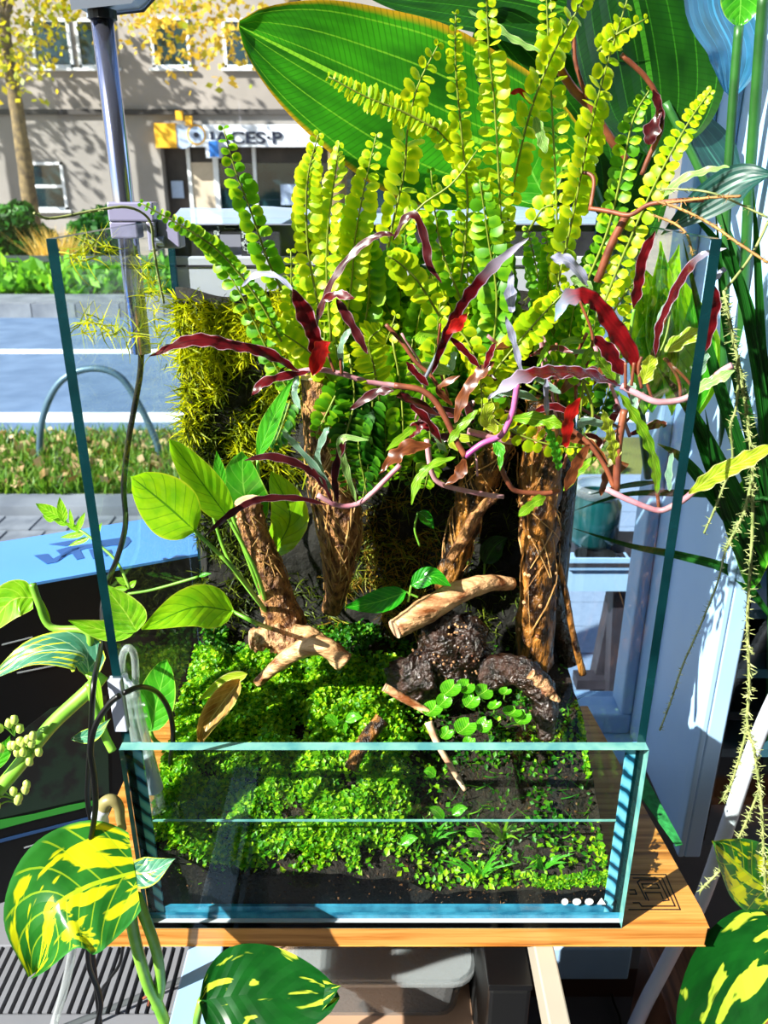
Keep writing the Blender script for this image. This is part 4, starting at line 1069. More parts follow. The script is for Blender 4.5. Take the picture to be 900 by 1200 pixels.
# moss strands stuck to the inside of the left pane
ms = MB()
for (a, c2, k) in (((75, 378), (160, 392), 60), ((85, 300), (125, 290), 26), ((170, 300), (190, 420), 70)):
    for _ in range(k):
        t_ = random.random(); px = a[0] + (c2[0] - a[0]) * t_ + random.gauss(0, 4); py = a[1] + (c2[1] - a[1]) * t_ + random.gauss(0, 5)
        v_ = ray(px, py); tt = (-W2 + GT + .001 - CAM.x) / v_.x; q = CAM + v_ * tt
        if not (.01 < q.y < .25): continue
        strands(ms, 2, lambda: q, .016, .0006, .3, .2)
ob('glass_moss', ms, M['moss'], kind='stuff', label='thin yellow moss strands clinging to the left pane', cat='moss')

# carpet
cp_ = MB(); cd_ = MB()
def cl_leaf(mb, c, s, upv):
    a = (Vector((random.gauss(0, .55), random.gauss(-.1, .55), .8))).normalized()
    b = Quaternion(a, random.uniform(0, 6.28)) @ a.orthogonal().normalized()
    d = a.cross(b)
    mb.add([c - b * s * .55, c + d * s * .42 + a * s * .1, c + b * s * .6, c - d * s * .42 + a * s * .1], [(0, 1, 2, 3)])
for _ in range(46000):
    x = random.uniform(X0 + .003, .012 + random.gauss(0, .02) - .05 * sstep(.05, .12, 0) ); y = random.uniform(.006, .19)
    if x > X1 - .004: continue
    n1 = mnoise.noise(Vector((x * 45, y * 45, 5)))
    front = sstep(.0, .03, y)
    dens = .75 + 1.1 * n1 - (.65 if y < .016 and x > -.1 else 0)
    if y < .012: dens -= .25
    if random.random() > dens: continue
    hgt = (.010 + .016 * max(n1 + .35, 0)) * (.5 + .5 * front)
    z = hs(x, y) + random.uniform(.15, 1) ** .6 * hgt
    cl_leaf(cp_, Vector((x, y, z)), random.uniform(.0028, .0058), 0)
for _ in range(7000):
    x = random.uniform(X0 + .003, .12); y = random.uniform(.17, .245)
    if mnoise.noise(Vector((x * 30, y * 30, 25))) < -.1: continue
    cl_leaf(cd_, Vector((x, y, hs(x, y) + random.random() * .012)), random.uniform(.003, .006), 0)
for _ in range(3500):
    x = random.uniform(X0 + .002, -.02); z0 = random.uniform(.035, .1); y = random.uniform(.0045, .012)
    if mnoise.noise(Vector((x * 60, z0 * 60, 35))) + (z0 - .045) * 9 < 0 or z0 > hs(x, .02) + .012: continue
    cl_leaf(cp_, Vector((x, y, z0)), random.uniform(.0028, .0052), 0)
ob('carpet_plants', cp_, M['carpet'], kind='stuff', label='bright green carpet of tiny leaves filling the left of the tank', cat='carpet plants')
for _ in range(6500):
    x = random.uniform(-.02, X1 - .004); y = random.uniform(.006, .24)
    n1 = mnoise.noise(Vector((x * 32, y * 32, 15)))
    if random.random() > .12 + 1.2 * n1: continue
    z = hs(x, y) + random.random() * .012
    cl_leaf(cd_, Vector((x, y, z)), random.uniform(.003, .0062), 0)
strands(cd_, 700, lambda: ((lambda x, y: (x, y, hs(x, y)))(random.uniform(-.01, X1 - .006), random.uniform(.012, .2))), .014, .0007, -.3, -.1)
ob('carpet_fringe', cd_, M['carpet_dk'], kind='stuff', label='darker green low plants on the soil at the right of the tank', cat='carpet plants')
br = MB()
for (cx, cy, r, n) in ((690, 1033, .028, 520), (735, 900, .02, 300), (640, 900, .02, 200), (560, 1000, .03, 260), (700, 985, .03, 200)):
    q = PZ(cx, cy, .06)
    for _ in range(n):
        x = min(max(q.x + random.gauss(0, r), X0 + .005), X1 - .005); y = min(max(q.y + random.gauss(0, .012), .007), .2)
        cl_leaf(br, Vector((x, y, hs(x, y) + random.random() * .014)), random.uniform(.003, .006), 0)
ob('carpet_patch', br, M['carpet'], kind='stuff', label='bright green leafy patches on the soil behind the front pane at the right', cat='carpet plants')
def tuft(cx, cy, n, ln, label, mat='swordg'):
    q = PZ(cx, cy, .07); q.z = hs(q.x, max(q.y, .012)); q.y = max(q.y, .012)
    t = thing('grass_tuft', q, label, 'grass tuft', 'grass tufts in the tank')
    for _ in range(n):
        d = Vector((random.gauss(0, .8), random.gauss(0, .35), random.uniform(.35, 1))).normalized()
        e = q + d * ln * random.uniform(.6, 1.2); e.y = max(e.y, .006); mid = q.lerp(e, .5) + Vector((0, 0, ln * .15))
        e.z = max(e.z, q.z + .004); e.x = min(e.x, X1 - .004)
        ob('blade', leaf(MB(), [q, mid, e], .0026, (0, -.6, .8), 'blade', 6, 2), M[mat], t, smooth=True)
tuft(505, 965, 14, .03, 'spiky bright green grass tuft under water beside the carpet edge')
tuft(565, 1000, 16, .034, 'spreading green grass tuft in front of the bare soil')
tuft(590, 960, 10, .03, 'small grass tuft below the floating stick', 'limeserr')
tuft(640, 980, 10, .03, 'thin grass tuft in the dark right part of the tank')

# ---------------------------------------------------------------- wood
def log(name, pp, Y, rpx, mat, label, cat='wood', n=18, m=36, lump=.16, seed=1, group=None, cut=None, knobs=0, fibres=0):
    p3 = px3(pp, Y)
    pts = smooth_path(p3, m)
    if not hasattr(rpx, '__len__'): rpx = (rpx, rpx)
    k = PX(p3[0].y, p3[0].z)
    rad = [interp(i / (m - 1), [j / (len(rpx) - 1) for j in range(len(rpx))], list(rpx)) * k for i in range(m)]
    t = thing(name, min((p3[0], p3[-1]), key=lambda q: q.z), label, cat, group)
    ob('stem', MB().tube(pts, rad, n, lump=lump, seed=seed), M[mat], t, smooth=True)
    if cut:
        d = (pts[0] - pts[1]).normalized(); c = pts[0] + d * .0006
        b1 = d.orthogonal().normalized(); b2 = d.cross(b1)
        pl = [c + (b1 * math.cos(a) + b2 * math.sin(a)) * rad[0] * (.92 + .12 * random.random()) for a in [i * math.tau / 14 for i in range(14)]]
        ob('cut_face', MB().prism(pl, d * .0012), M[cut], t)
    if knobs:
        kb = MB()
        for _ in range(knobs):
            i = random.randrange(2, m - 2); a = random.uniform(0, 6.28)
            d = (pts[i + 1] - pts[i]).normalized(); b1 = d.orthogonal().normalized(); b2 = d.cross(b1)
            o_ = (b1 * math.cos(a) + b2 * math.sin(a))
            kb.ball(pts[i] + o_ * rad[i] * .98, random.uniform(.0008, .0024), 6, 4)
        ob('bark_knobs', kb, M['bark_pale'], t, kind='stuff')
    if fibres:
        fb = MB()
        for _ in range(fibres):
            i = random.randrange(2, m - 8); a = random.uniform(0, 6.28); da = random.uniform(-1.6, 1.6); q = []
            for s_ in range(6):
                j = min(i + s_, m - 1); d = (pts[min(j + 1, m - 1)] - pts[j - 1]).normalized(); b1 = (Vector((0, -1, 0)) - d * d.dot(Vector((0, -1, 0)))).normalized(); b2 = d.cross(b1)
                aa = a + da * s_ / 5
                q.append(pts[j] + (b1 * math.cos(aa) + b2 * math.sin(aa)) * (rad[j] * 1.07 + random.uniform(0, .0012)))
            fb.tube(q, random.uniform(.0003, .0008), 4)
        ob('root_fibres', fb, M['fibre'], t, kind='stuff')
    return t
log('branch_stump', [(290, 588), (300, 630), (318, 680), (336, 735)], (.145, .15), (15, 17, 19, 26), 'bark', 'short leaning brown stump with a cut top beside the sword plant', seed=2, cut='cutwood', knobs=60, fibres=30)
log('tree_trunk', [(368, 442), (378, 500), (386, 560), (398, 620), (396, 680), (388, 716)], (.19, .20), (16, 21, 27, 27, 16, 13), 'bark', 'upright brown trunk with a pale cut top wrapped in fine roots', seed=4, cut='cutwood', fibres=150, knobs=20)
log('tree_trunk', [(592, 480), (570, 545), (548, 605), (522, 690)], (.20, .22), (24, 24, 20, 16), 'bark_wet', 'leaning dark wet trunk in the middle of the tank', seed=6, lump=.25, fibres=60)
log('tree_trunk', [(640, 470), (632, 560), (632, 650), (626, 778)], (.195, .20), (24, 25, 23, 25), 'bark_wet', 'upright wet trunk with yellow peeling bark at the right', seed=8, lump=.22, knobs=120, fibres=40)
log('tree_trunk', [(660, 480), (655, 600), (650, 700), (668, 775)], (.238, .235), (15, 16, 12, 14), 'wetrock', 'thin black trunk standing behind the peeling trunk', seed=9, lump=.2)
log('aerial_root', [(650, 640), (662, 690), (671, 740), (683, 790)], (.2, .19), (3, 4, 4, 5), 'bark_wet', 'thin dark root hanging by the right glass', n=8, lump=.1)
log('aerial_root', [(582, 580), (560, 600), (545, 628), (528, 655)], (.185, .19), (5, 7, 8, 6), 'bark', 'reddish root bent against the leaning trunk', n=10, lump=.1)
log('driftwood_branch', [(464, 737), (495, 718), (535, 695), (570, 684), (600, 684)], (.13, .19), (12, 16, 14, 11, 8), 'driftwood', 'smooth pale driftwood branch lying in front of the dark hollow', seed=3, lump=.12, cut='cutwood')
log('driftwood_branch', [(404, 776), (380, 757), (350, 762), (322, 782), (302, 800)], (.105, .12), (12, 12, 11, 8, 6), 'driftwood', 'curved orange driftwood branch below the stump', seed=5, lump=.15)
log('driftwood_piece', [(296, 750), (320, 748), (345, 752)], (.13, .13), (12, 15, 17), 'bark_pale', 'split reddish wood piece under the stump', seed=7, lump=.4, cut='cutwood', knobs=20)
log('driftwood_piece', [(345, 742), (368, 746), (392, 762)], (.13, .125), (12, 9, 5), 'driftwood', 'short tapering orange wood piece behind the curved branch', seed=11, lump=.2)
log('stick', [(452, 806), (476, 820), (503, 835)], (.085, .075), (5, 5, 4), 'driftwood', 'short pale broken stick pointing at the round leaves', n=10, lump=.1, cut='cutwood')
log('stick', [(502, 846), (512, 870), (528, 898), (545, 926)], (.06, .035), (5, 4, 3.4, 2.6), 'cutwood', 'thin white stick dipping into the water', n=8, lump=.05)
log('stick', [(448, 842), (425, 872), (411, 902)], (.075, .05), (9, 9, 8), 'bark_wet', 'thick brown stick leaning into the water', n=12, lump=.2)
log('wet_root', [(566, 792), (600, 786), (628, 800), (640, 832), (641, 866)], (.13, .095), (16, 19, 17, 15, 9), 'wetrock', 'glossy black root reaching down to the water at the right', seed=13, lump=.35)
log('driftwood_piece', [(622, 790), (640, 806), (655, 822)], (.095, .09), (6, 8, 3), 'bark_pale', 'splintered reddish wood tip on the black root', n=8, lump=.5, seed=15)
t = thing('root_mass', PZ(520, 800, .11), 'knobbly wet black root mass under the driftwood branch', 'wood')
c = P(528, 768, .155); k = PX(.15, .15)
ob('body', MB().ball(c, (46 * k, 30 * k, 52 * k), 36, 24, .5, 3), M['wetrock'], t, smooth=True)
c2 = P(488, 795, .14)
ob('body', MB().ball(c2, (30 * k, 26 * k, 28 * k), 26, 18, .45, 7), M['wetrock'], t, smooth=True)
kb = MB()
for _ in range(140):
    d = Vector((random.gauss(0, 1), -abs(random.gauss(0, 1)), random.gauss(.3, 1))).normalized()
    kb.ball(c + Vector((d.x * 46 * k, d.y * 30 * k, d.z * 52 * k)) * .97, random.uniform(.0006, .0015), 6, 4)
ob('pebbly_crust', kb, M['bark_pale'], t, kind='stuff')

# ---------------------------------------------------------------- small leaves on the wood and water
def single(name, pp, Y, wpx, mat, label, cat='leaf', prof='ovate', group=None, stem=None, **kw):
    p3 = px3(pp, Y); k = PX(p3[0].y, p3[0].z)
    if stem:
        t = thing(name, px3(stem, Y)[0], label, cat, group)
        sp_ = px3(stem, Y if not isinstance(Y, tuple) else Y[0])
        ob('petiole', MB().tube(smooth_path(sp_ , 12), .0011, 6), M['stemgreen'], t, smooth=True)
        ob('blade', leaf(MB(), p3, wpx * k, prof=prof, **kw), M[mat], t, smooth=True)
        return t
    return ob(name, leaf(MB(), p3, wpx * k, prof=prof, **kw), M[mat], smooth=True, label=label, cat=cat, group=group)
single('glossy_leaf', [(476, 694), (440, 706), (404, 712)], (.15, .14), 30, 'glossygreen', 'glossy dark green leaf left of the driftwood branch', wave=.04, stem=[(490, 700), (476, 694)])
single('glossy_leaf', [(482, 686), (505, 675), (528, 687)], (.15, .145), 24, 'glossygreen', 'small glossy green leaf touching the driftwood branch', stem=[(478, 705), (482, 686)])
single('glossy_leaf', [(490, 600), (500, 608), (508, 620)], (.2, .2), 16, 'glossygreen', 'tiny glossy green leaf on the moss beside the leaning trunk', stem=[(492, 640), (486, 620), (490, 600)])
single('round_leaf', [(568, 660), (580, 640), (595, 630)], (.235, .235), 28, 'bigdark', 'dark round leaf deep in the hollow behind the branch', stem=[(566, 690), (568, 660)])
pw = thing('pennywort', PZ(530, 850, .11), 'round leaved pennywort creeping from the root onto the water', 'water plant')
for (px, py, r, Y) in ((545, 853, 14, .06), (568, 850, 10, .065), (523, 860, 9, .058), (507, 832, 13, .075), (528, 808, 13, .085), (545, 806, 12, .09), (566, 812, 12, .09), (552, 822, 11, .08), (580, 828, 9, .08), (600, 836, 12, .08), (612, 842, 11, .078), (592, 812, 8, .09), (520, 822, 10, .08), (550, 870, 8, .05)):
    q = P(px, py, Y); k = PX(Y, q.z)
    mb = MB(); nn = 16; tl = Vector((random.gauss(0, .25), random.gauss(-.35, .2), 1)).normalized(); b1 = tl.orthogonal().normalized(); b2 = tl.cross(b1)
    vv = [q] ; uu = [(.5, .5)]
    for ring_ in (.55, 1.0):
        for i in range(nn):
            a = math.tau * i / nn; rr = r * k * ring_ * (1 if i else .5)
            vv.append(q + (b1 * math.cos(a) + b2 * math.sin(a) * .95) * rr + tl * (.0022 * ring_ * ring_)); uu.append((.5 + .45 * ring_ * math.cos(a), .5 + .45 * ring_ * math.sin(a)))
    mb.add(vv, [(0, 1 + i, 1 + (i + 1) % nn) for i in range(nn)] + [(1 + i, 1 + nn + i, 1 + nn + (i + 1) % nn, 1 + (i + 1) % nn) for i in range(nn)], uu)
    ob('round_leaf', mb, M['pennywort'], pw, smooth=True)
    ob('petiole', MB().tube(smooth_path([q - tl * .0004, q + Vector((0, .004, -.01)), q + Vector((.004, .012, -.018))], 6), .0006, 5), M['stemgreen'], pw)
LABS = ['small oval leaf on the dark soil, pointing to the curved branch', 'longest oval leaf on the dark soil, pointing to the short stick', 'smallest oval leaf between two longer ones on the dark soil', 'oval leaf under water at the edge of the bright carpet', 'oval leaf under water bent towards the carpet, beside the spiky tuft', 'oval leaf under water pointing away from the carpet, beside the spiky tuft', 'oval leaf under water leaning down onto the spreading tuft', 'tiny oval leaf at the water line beside the white stick']
for lab, (px, py, dx, dy, ln) in zip(LABS, ((395, 850, -16, -10, 30), (405, 845, 20, -4, 34), (400, 848, 4, 12, 18), (470, 990, 20, -8, 26), (520, 960, -18, -14, 26), (530, 955, 18, -8, 26), (545, 975, 20, 6, 24), (510, 910, -14, -6, 20))):
    Y = .075 if py < 900 else .02
    single('stem_leaf', [(px, py), (px + dx * .5, py + dy * .5 - 3), (px + dx, py + dy)], Y, 13, 'pennywort', lab, nu=6, nv=4)
single('dead_leaf', [(282, 797), (262, 822), (243, 850), (234, 878)], (.09, .05), 30, 'deadleaf', 'curled yellow brown dead leaf hanging into the water', 'leaf', cup=.5, wave=.05)
single('dead_leaf', [(290, 790), (262, 800), (232, 822)], (.1, .09), 16, 'yellowleaf', 'yellowing narrow leaf above the curled dead leaf', cup=.3)

# ---------------------------------------------------------------- sword plant
sw = thing('sword_plant', P(318, 728, .15), 'broad leaved sword plant rooted behind the leaning stump', 'plant')
root = (316, 722)
def sleaf(pp, Y, wpx, mat, pet=None, prof='ovate', py=None, par=sw, r=.0022, **kw):
    p3 = px3(pp, Y); k = PX(p3[0].y, p3[0].z)
    if pet:
        pe = [P(x, y, yy) for (x, y), yy in zip(pet, lerpl(py if py else .15, p3[0].y, len(pet)))] + [p3[0]]
        ob('petiole', MB().tube(smooth_path(pe, 16), lerpl(r, r * .7, 16), 7), M['stemgreen'], par, smooth=True)
    ob('leaf', leaf(MB(), p3, wpx * k, prof=prof, **kw), M[mat], par, smooth=True)
sleaf([(227, 621), (195, 592), (153, 558)], (.07, .03), 66, 'sword', [root, (275, 668)], 'wide', cup=.12)
sleaf([(268, 608), (240, 570), (198, 514)], (.12, .10), 40, 'sword', [root, (300, 670)], 'wide', cup=.15)
sleaf([(272, 716), (225, 712), (166, 738)], (.07, .03), 54, 'sword', [(322, 738), (300, 730)], 'ovate', cup=.12)
sleaf([(300, 618), (286, 575), (284, 528)], (.165, .15), 52, 'swordg', [root, (308, 670)], 'wide')
sleaf([(320, 650), (340, 605), (318, 552)], (.175, .165), 44, 'sword', [root, (320, 690)], 'wide', wave=.06, wn=3)
sleaf([(262, 575), (257, 550), (254, 528)], (.13, .125), 14, 'swordg', [root, (285, 640)], 'lance')
sleaf([(302, 536), (318, 495), (346, 440)], (.16, .13), 24, 'swordg', [root, (306, 620)], 'lance')
sleaf([(176, 856), (186, 815), (196, 772)], (.05, .06), 44, 'swordg', [(200, 880), (182, 868)], 'wide', py=.05)
sleaf([(248, 600), (232, 560), (240, 540)], (.19, .19), 20, 'swordg', [root, (270, 660)], 'lance')
# ---------------------------------------------------------------- button ferns
def leaflet_mesh(name, kind, mat):
    mb = MB()
    if kind == 'round':
        n = 9; vv = [(0, 0, 0)]; uu = [(.5, .5)]
        out = [(-.02, .0), (.22, -.30), (.55, -.46), (.86, -.36), (1.0, -.05), (.95, .26), (.66, .46), (.28, .42), (.04, .20)]
        vv = [(.48, 0, .0)]
        for x, y in out: vv.append((x, y, -.28 * ((x - .5) ** 2 * 2 + y * y * 2)))
        mb.add(vv, [(0, 1 + i, 1 + (i + 1) % n) for i in range(n)], [(.02, .5)] + [(.35, .5) if x < .1 else (1.0, .5) for x, y in out])
    else:                                  # narrow, comb like leaflet
        out = [(0, -.12), (.4, -.2), (.85, -.16), (1.05, .0), (.85, .15), (.4, .18), (0, .12)]
        vv = [(.5, 0, .03)] + [(x, y, -.1 * x * x) for x, y in out]
        mb.add(vv, [(0, 1 + i, 1 + (i + 1) % 7) for i in range(7)], [(.3, .5)] + [(.9, .5)] * 7)
    me = bpy.data.meshes.new(name)
    me.from_pydata(mb.v, [], mb.f); me.materials.append(M[mat])
    ul = me.uv_layers.new(name='UVMap')
    for l_ in me.loops: ul.data[l_.index].uv = mb.uv[l_.vertex_index]
    me.polygons.foreach_set('use_smooth', [True] * len(me.polygons)); me.update()
    return me
LM = {(k, m): leaflet_mesh('leaflet_' + k, k, m) for k in ('round', 'comb') for m in ('fern', 'fern_mid', 'fern_dark')}
LV = {k: (np.array([v.co[:] for v in me.vertices]), [tuple(p.vertices) for p in me.polygons], [(.02, .5)] + [(.35, .5) if v.co.x < .1 else (1.0, .5) for v in list(me.vertices)[1:]]) for k, me in LM.items()}

class Fern:
    def __init__(s, base, label):
        s.t = thing('button_fern', base, label, 'fern')
        s.left = 285; s.mass = {}
    def frond(s, pp, Y, wpx, mat='fern', kind='round', gap=11.0, roll=None, own=True, taper=.35, tilt=None, stem='rachis', sparse=0.0):
        p3 = px3(pp, Y)
        k = PX(p3[len(p3) // 2].y, p3[len(p3) // 2].z)
        L = sum((p3[i + 1] - p3[i]).length for i in range(len(p3) - 1))
        n = max(int(L / (gap * k)), 4)
        pts = smooth_path(p3, n + 1)
        fr = ob('frond', MB().tube(pts, lerpl(.0011, .0005, n + 1), 5), M[stem], s.t, smooth=True)
        if roll is None: roll = random.uniform(-.7, .7)
        if tilt is None: tilt = random.uniform(.3, .8)
        own = own and s.left >= 2 * n
        if own: s.left -= 2 * n
        nr0 = Vector((math.sin(roll), -math.cos(roll), .25)).normalized()
        for i in range(1, n + 1):
            u = i / n
            T = (pts[min(i + 1, n)] - pts[i - 1]).normalized()
            S = T.cross(nr0).normalized(); Nn = S.cross(T).normalized()
            sz = wpx * k * .78 * (min(1, .55 + u * 3) * (1 - (1 - taper) * max(0, (u - .55) / .45) ** 1.6))
            for sd in (-1, 1):
                if sparse and random.random() < sparse: continue
                q = sz * random.uniform(.88, 1.14)
                X = (S * sd + T * random.uniform(.05, .35) + Nn * random.uniform(-.15, .25)).normalized()
                tl = tilt + random.gauss(0, .35)
                Z = (Nn * math.cos(tl) + T * math.sin(tl))
                Z = (Z - X * Z.dot(X)).normalized(); Yv = Z.cross(X)
                Mx = Matrix(((X.x * q, Yv.x * q, Z.x * q, pts[i].x), (X.y * q, Yv.y * q, Z.y * q, pts[i].y), (X.z * q, Yv.z * q, Z.z * q, pts[i].z), (0, 0, 0, 1)))
                if own: inst('leaflet', LM[(kind, mat)], Mx, fr)
                else: s.mass.setdefault(mat, []).append((kind, Mx))
    def done(s):
        mats = list(s.mass)
        if not mats: return
        mb = MB()
        for ci, m_ in enumerate(mats):
            mb.cm = ci
            for kind, Mx in s.mass[m_]:
                V, Fs, Uv = LV[(kind, m_)]
                A = np.array(Mx)
                mb.add((V @ A[:3, :3].T + A[:3, 3]).tolist(), Fs, Uv)
        ob('leaflets', mb, [M[m_] for m_ in mats], s.t, smooth=True, kind='stuff')

def jit(pp, a): return [(x + random.gauss(0, a), y + random.gauss(0, a)) for x, y in pp]
f1 = Fern(P(385, 450, .2), 'button fern with four upright fronds behind the pale topped trunk')
f1.frond([(330, 340), (312, 300), (295, 250), (276, 200), (262, 150)], (.15, .12), 23, 'fern_mid', gap=12)
f1.frond([(378, 380), (362, 300), (359, 240), (362, 200), (373, 158)], (.17, .12), 23)
f1.frond([(388, 400), (383, 330), (384, 270), (392, 210), (397, 170)], (.17, .13), 25)
f1.frond([(402, 400), (412, 330), (416, 280), (427, 220), (441, 158)], (.17, .14), 25)
f1.frond([(420, 420), (432, 350), (430, 300), (418, 260)], (.18, .16), 27, 'fern_mid')
f1.frond([(330, 400), (302, 350), (262, 300), (225, 272), (165, 238)], (.16, .11), 15, 'fern_mid', gap=7)
f1.frond([(345, 470), (318, 420), (285, 350), (255, 300), (245, 290)], (.18, .15), 22, 'fern_mid', own=False)
f1.frond([(400, 470), (370, 420), (330, 390), (312, 380)], (.19, .15), 22, 'fern', own=False)
for a in range(11):
    x = random.uniform(345, 445)
    f1.frond([(400 + random.gauss(0, 12), 470), (x, 400 + random.gauss(0, 15)), (x + random.gauss(0, 12), 300 + random.gauss(0, 35))], (.21, .18), random.uniform(20, 26), random.choice(('fern_mid', 'fern_dark', 'fern')), own=False)
f1.done()
f2 = Fern(P(520, 470, .205), 'button fern with the tallest bright yellow fronds in the middle of the tank')
f2.frond([(455, 290), (463, 250), (474, 200), (478, 150), (490, 100), (514, 52)], (.15, .12), 29, gap=12)
f2.frond([(590, 330), (586, 240), (580, 130), (573, 60), (569, -20)], (.16, .12), 25, gap=12)
f2.frond([(590, 290), (605, 200), (622, 130), (645, 70), (672, 20), (700, -25)], (.16, .13), 27, gap=12)
f2.frond([(540, 330), (548, 240), (541, 160), (534, 80), (534, 15)], (.15, .12), 19, gap=10.5)
f2.frond([(512, 152), (470, 130), (430, 114), (385, 90)], (.13, .11), 22, 'fern', 'comb', gap=6, own=False)
f2.frond([(572, 240), (545, 190), (520, 160), (500, 140)], (.15, .13), 22, own=False)
f2.frond([(470, 270), (495, 240), (530, 215), (560, 175)], (.14, .13), 18, own=False)
f2.frond([(575, 430), (582, 350), (572, 280), (562, 210)], (.15, .13), 30, 'fern_mid', own=False)
f2.frond([(600, 430), (592, 360), (586, 300), (575, 235)], (.17, .16), 30, 'fern_dark', own=False)
f2.frond([(445, 470), (438, 430), (432, 400), (447, 385)], (.12, .11), 30, 'fern', 'comb', gap=6, own=False)
f2.frond([(515, 370), (490, 330), (470, 310), (455, 300)], (.14, .12), 26, 'fern', own=False)
f2.frond([(540, 350), (520, 300), (510, 250), (505, 200)], (.16, .14), 22, 'fern_mid', own=False)
for a in range(30):
    x = random.uniform(405, 590); ye = random.uniform(230, 400)
    f2.frond([(520 + random.gauss(0, 25), 480 + random.gauss(0, 15)), (x, ye + 90), (x + random.gauss(0, 15), ye)], (.215, random.uniform(.16, .2)), random.uniform(20, 28), random.choice(('fern_mid', 'fern_mid', 'fern_dark', 'fern')), own=False)
f2.done()
f3 = Fern(P(655, 430, .2), 'button fern with long arching fronds at the right of the tank')
f3.frond([(652, 340), (672, 250), (688, 170), (706, 95), (738, -10)], (.15, .11), 28, gap=12, roll=.5)
f3.frond([(652, 330), (652, 240), (648, 150), (643, 60), (640, -15)], (.17, .15), 23, 'fern', gap=12)
f3.frond([(700, 375), (730, 300), (768, 215), (806, 145), (833, 106)], (.13, .09), 20, gap=10.5)
f3.frond([(688, 330), (712, 270), (728, 205), (742, 140), (762, 104)], (.15, .13), 20, 'fern_mid', gap=10.5)
f3.frond([(640, 60), (646, 20), (645, -10)], (.2, .2), 22, 'fern_dark', 'comb', own=False)
f3.frond([(700, 60), (720, 42), (757, 22)], (.12, .11), 18, 'fern', own=False, gap=7)
f3.frond([(620, 270), (635, 245), (650, 240)], (.15, .14), 20, 'fern', own=False)
f3.frond([(560, 460), (600, 410), (635, 370), (668, 335)], (.12, .11), 24, 'fern', own=False, gap=7)
f3.frond([(690, 450), (665, 430), (650, 425), (640, 440)], (.13, .12), 20, 'fern_mid', own=False)
f3.frond([(715, 370), (735, 340), (755, 320)], (.14, .13), 22, 'fern', own=False)
f3.frond([(560, 470), (590, 500), (640, 520), (690, 525)], (.11, .1), 20, 'fern', own=False)
f3.frond([(520, 370), (548, 400), (562, 440), (565, 480)], (.12, .1), 22, 'fern', own=False)
for a in range(16):
    x = random.uniform(600, 760); ye = random.uniform(255, 420)
    f3.frond([(655 + random.gauss(0, 15), 450), (x * .6 + 262, ye + 70), (x, ye)], (.21, random.uniform(.15, .2)), random.uniform(18, 25), random.choice(('fern_mid', 'fern_mid', 'fern_dark', 'fern')), own=False)
f3.done()
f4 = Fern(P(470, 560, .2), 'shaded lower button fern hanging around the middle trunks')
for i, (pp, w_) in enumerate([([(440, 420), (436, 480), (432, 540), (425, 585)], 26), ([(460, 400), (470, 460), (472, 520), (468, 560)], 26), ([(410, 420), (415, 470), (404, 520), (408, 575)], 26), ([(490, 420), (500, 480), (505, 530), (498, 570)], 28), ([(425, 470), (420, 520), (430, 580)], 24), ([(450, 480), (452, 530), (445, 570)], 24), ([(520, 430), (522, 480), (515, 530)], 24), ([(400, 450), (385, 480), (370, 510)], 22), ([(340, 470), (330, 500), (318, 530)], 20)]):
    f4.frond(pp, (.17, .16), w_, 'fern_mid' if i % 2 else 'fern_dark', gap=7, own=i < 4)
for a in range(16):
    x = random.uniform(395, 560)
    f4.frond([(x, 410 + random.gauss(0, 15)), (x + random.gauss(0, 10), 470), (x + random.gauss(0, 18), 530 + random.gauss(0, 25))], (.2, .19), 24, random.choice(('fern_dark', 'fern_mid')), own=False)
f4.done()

# ---------------------------------------------------------------- red strap leaved plants
def rl(par, pp, Y, wpx, mat, prof='strap', **kw):
    p3 = px3(pp, Y); k = PX(p3[0].y, p3[0].z)
    wpx = wpx * .82
    lpx = sum(math.dist(a_, b_) for a_, b_ in zip(pp[:-1], pp[1:]))
    a = dict(nu=36, nv=4, wave=.10, wn=max(2, lpx / 21), lobe=.2, cup=.12, seed=random.uniform(0, 6), nrm=(random.gauss(0, .25), -.8, random.uniform(.2, .8)))
    a.update(kw)
    return ob('leaf', leaf(MB(), p3, wpx * k, prof=prof, **a), M[mat], par, smooth=True)
def stemt(par, pp, Y, r, mat, name='stem'):
    p3 = px3(pp, Y)
    return ob(name, MB().tube(smooth_path(p3, max(12, len(pp) * 5)), r, 8, lump=.12), M[mat], par, smooth=True)
A = thing('red_strap_plant', P(380, 440, .1), 'dark red strap leaved plant sprawling over the pale cut trunk top', 'plant', 'red strap leaved plants')
stemt(A, [(338, 438), (370, 433), (400, 438), (430, 447), (462, 452), (492, 456)], (.10, .12), .0021, 'stempink')
rl(A, [(352, 437), (315, 415), (272, 405), (225, 399), (175, 418)], (.10, .07), 17, 'red')
rl(A, [(362, 436), (332, 441), (308, 449), (295, 464)], (.10, .085), 12, 'red')
rl(A, [(374, 430), (369, 398), (357, 368), (342, 338)], (.10, .09), 22, 'red')
rl(A, [(345, 342), (325, 324), (300, 322), (283, 336)], (.09, .1), 8, 'lilac')
rl(A, [(367, 398), (375, 365), (392, 325), (420, 291), (446, 275), (463, 276)], (.10, .09), 10, 'maroon')
rl(A, [(461, 282), (474, 257), (488, 254), (499, 285), (503, 310), (518, 332)], (.12, .11), 11, 'maroon')
rl(A, [(378, 352), (395, 345), (416, 350)], (.095, .085), 11, 'red')
rl(A, [(394, 350), (412, 380), (431, 415)], (.10, .09), 13, 'maroon')
rl(A, [(402, 438), (399, 410), (406, 392), (416, 384)], (.1, .1), 8, 'greyleaf')
rl(A, [(366, 440), (376, 410), (388, 400)], (.098, .09), 26, 'brightred', 'lance', wave=.04)
for pp in ([(372, 433), (368, 400)], [(392, 436), (382, 410)], [(400, 438), (399, 420)]): stemt(A, pp, .1, .0011, 'stembrown', 'stalk')
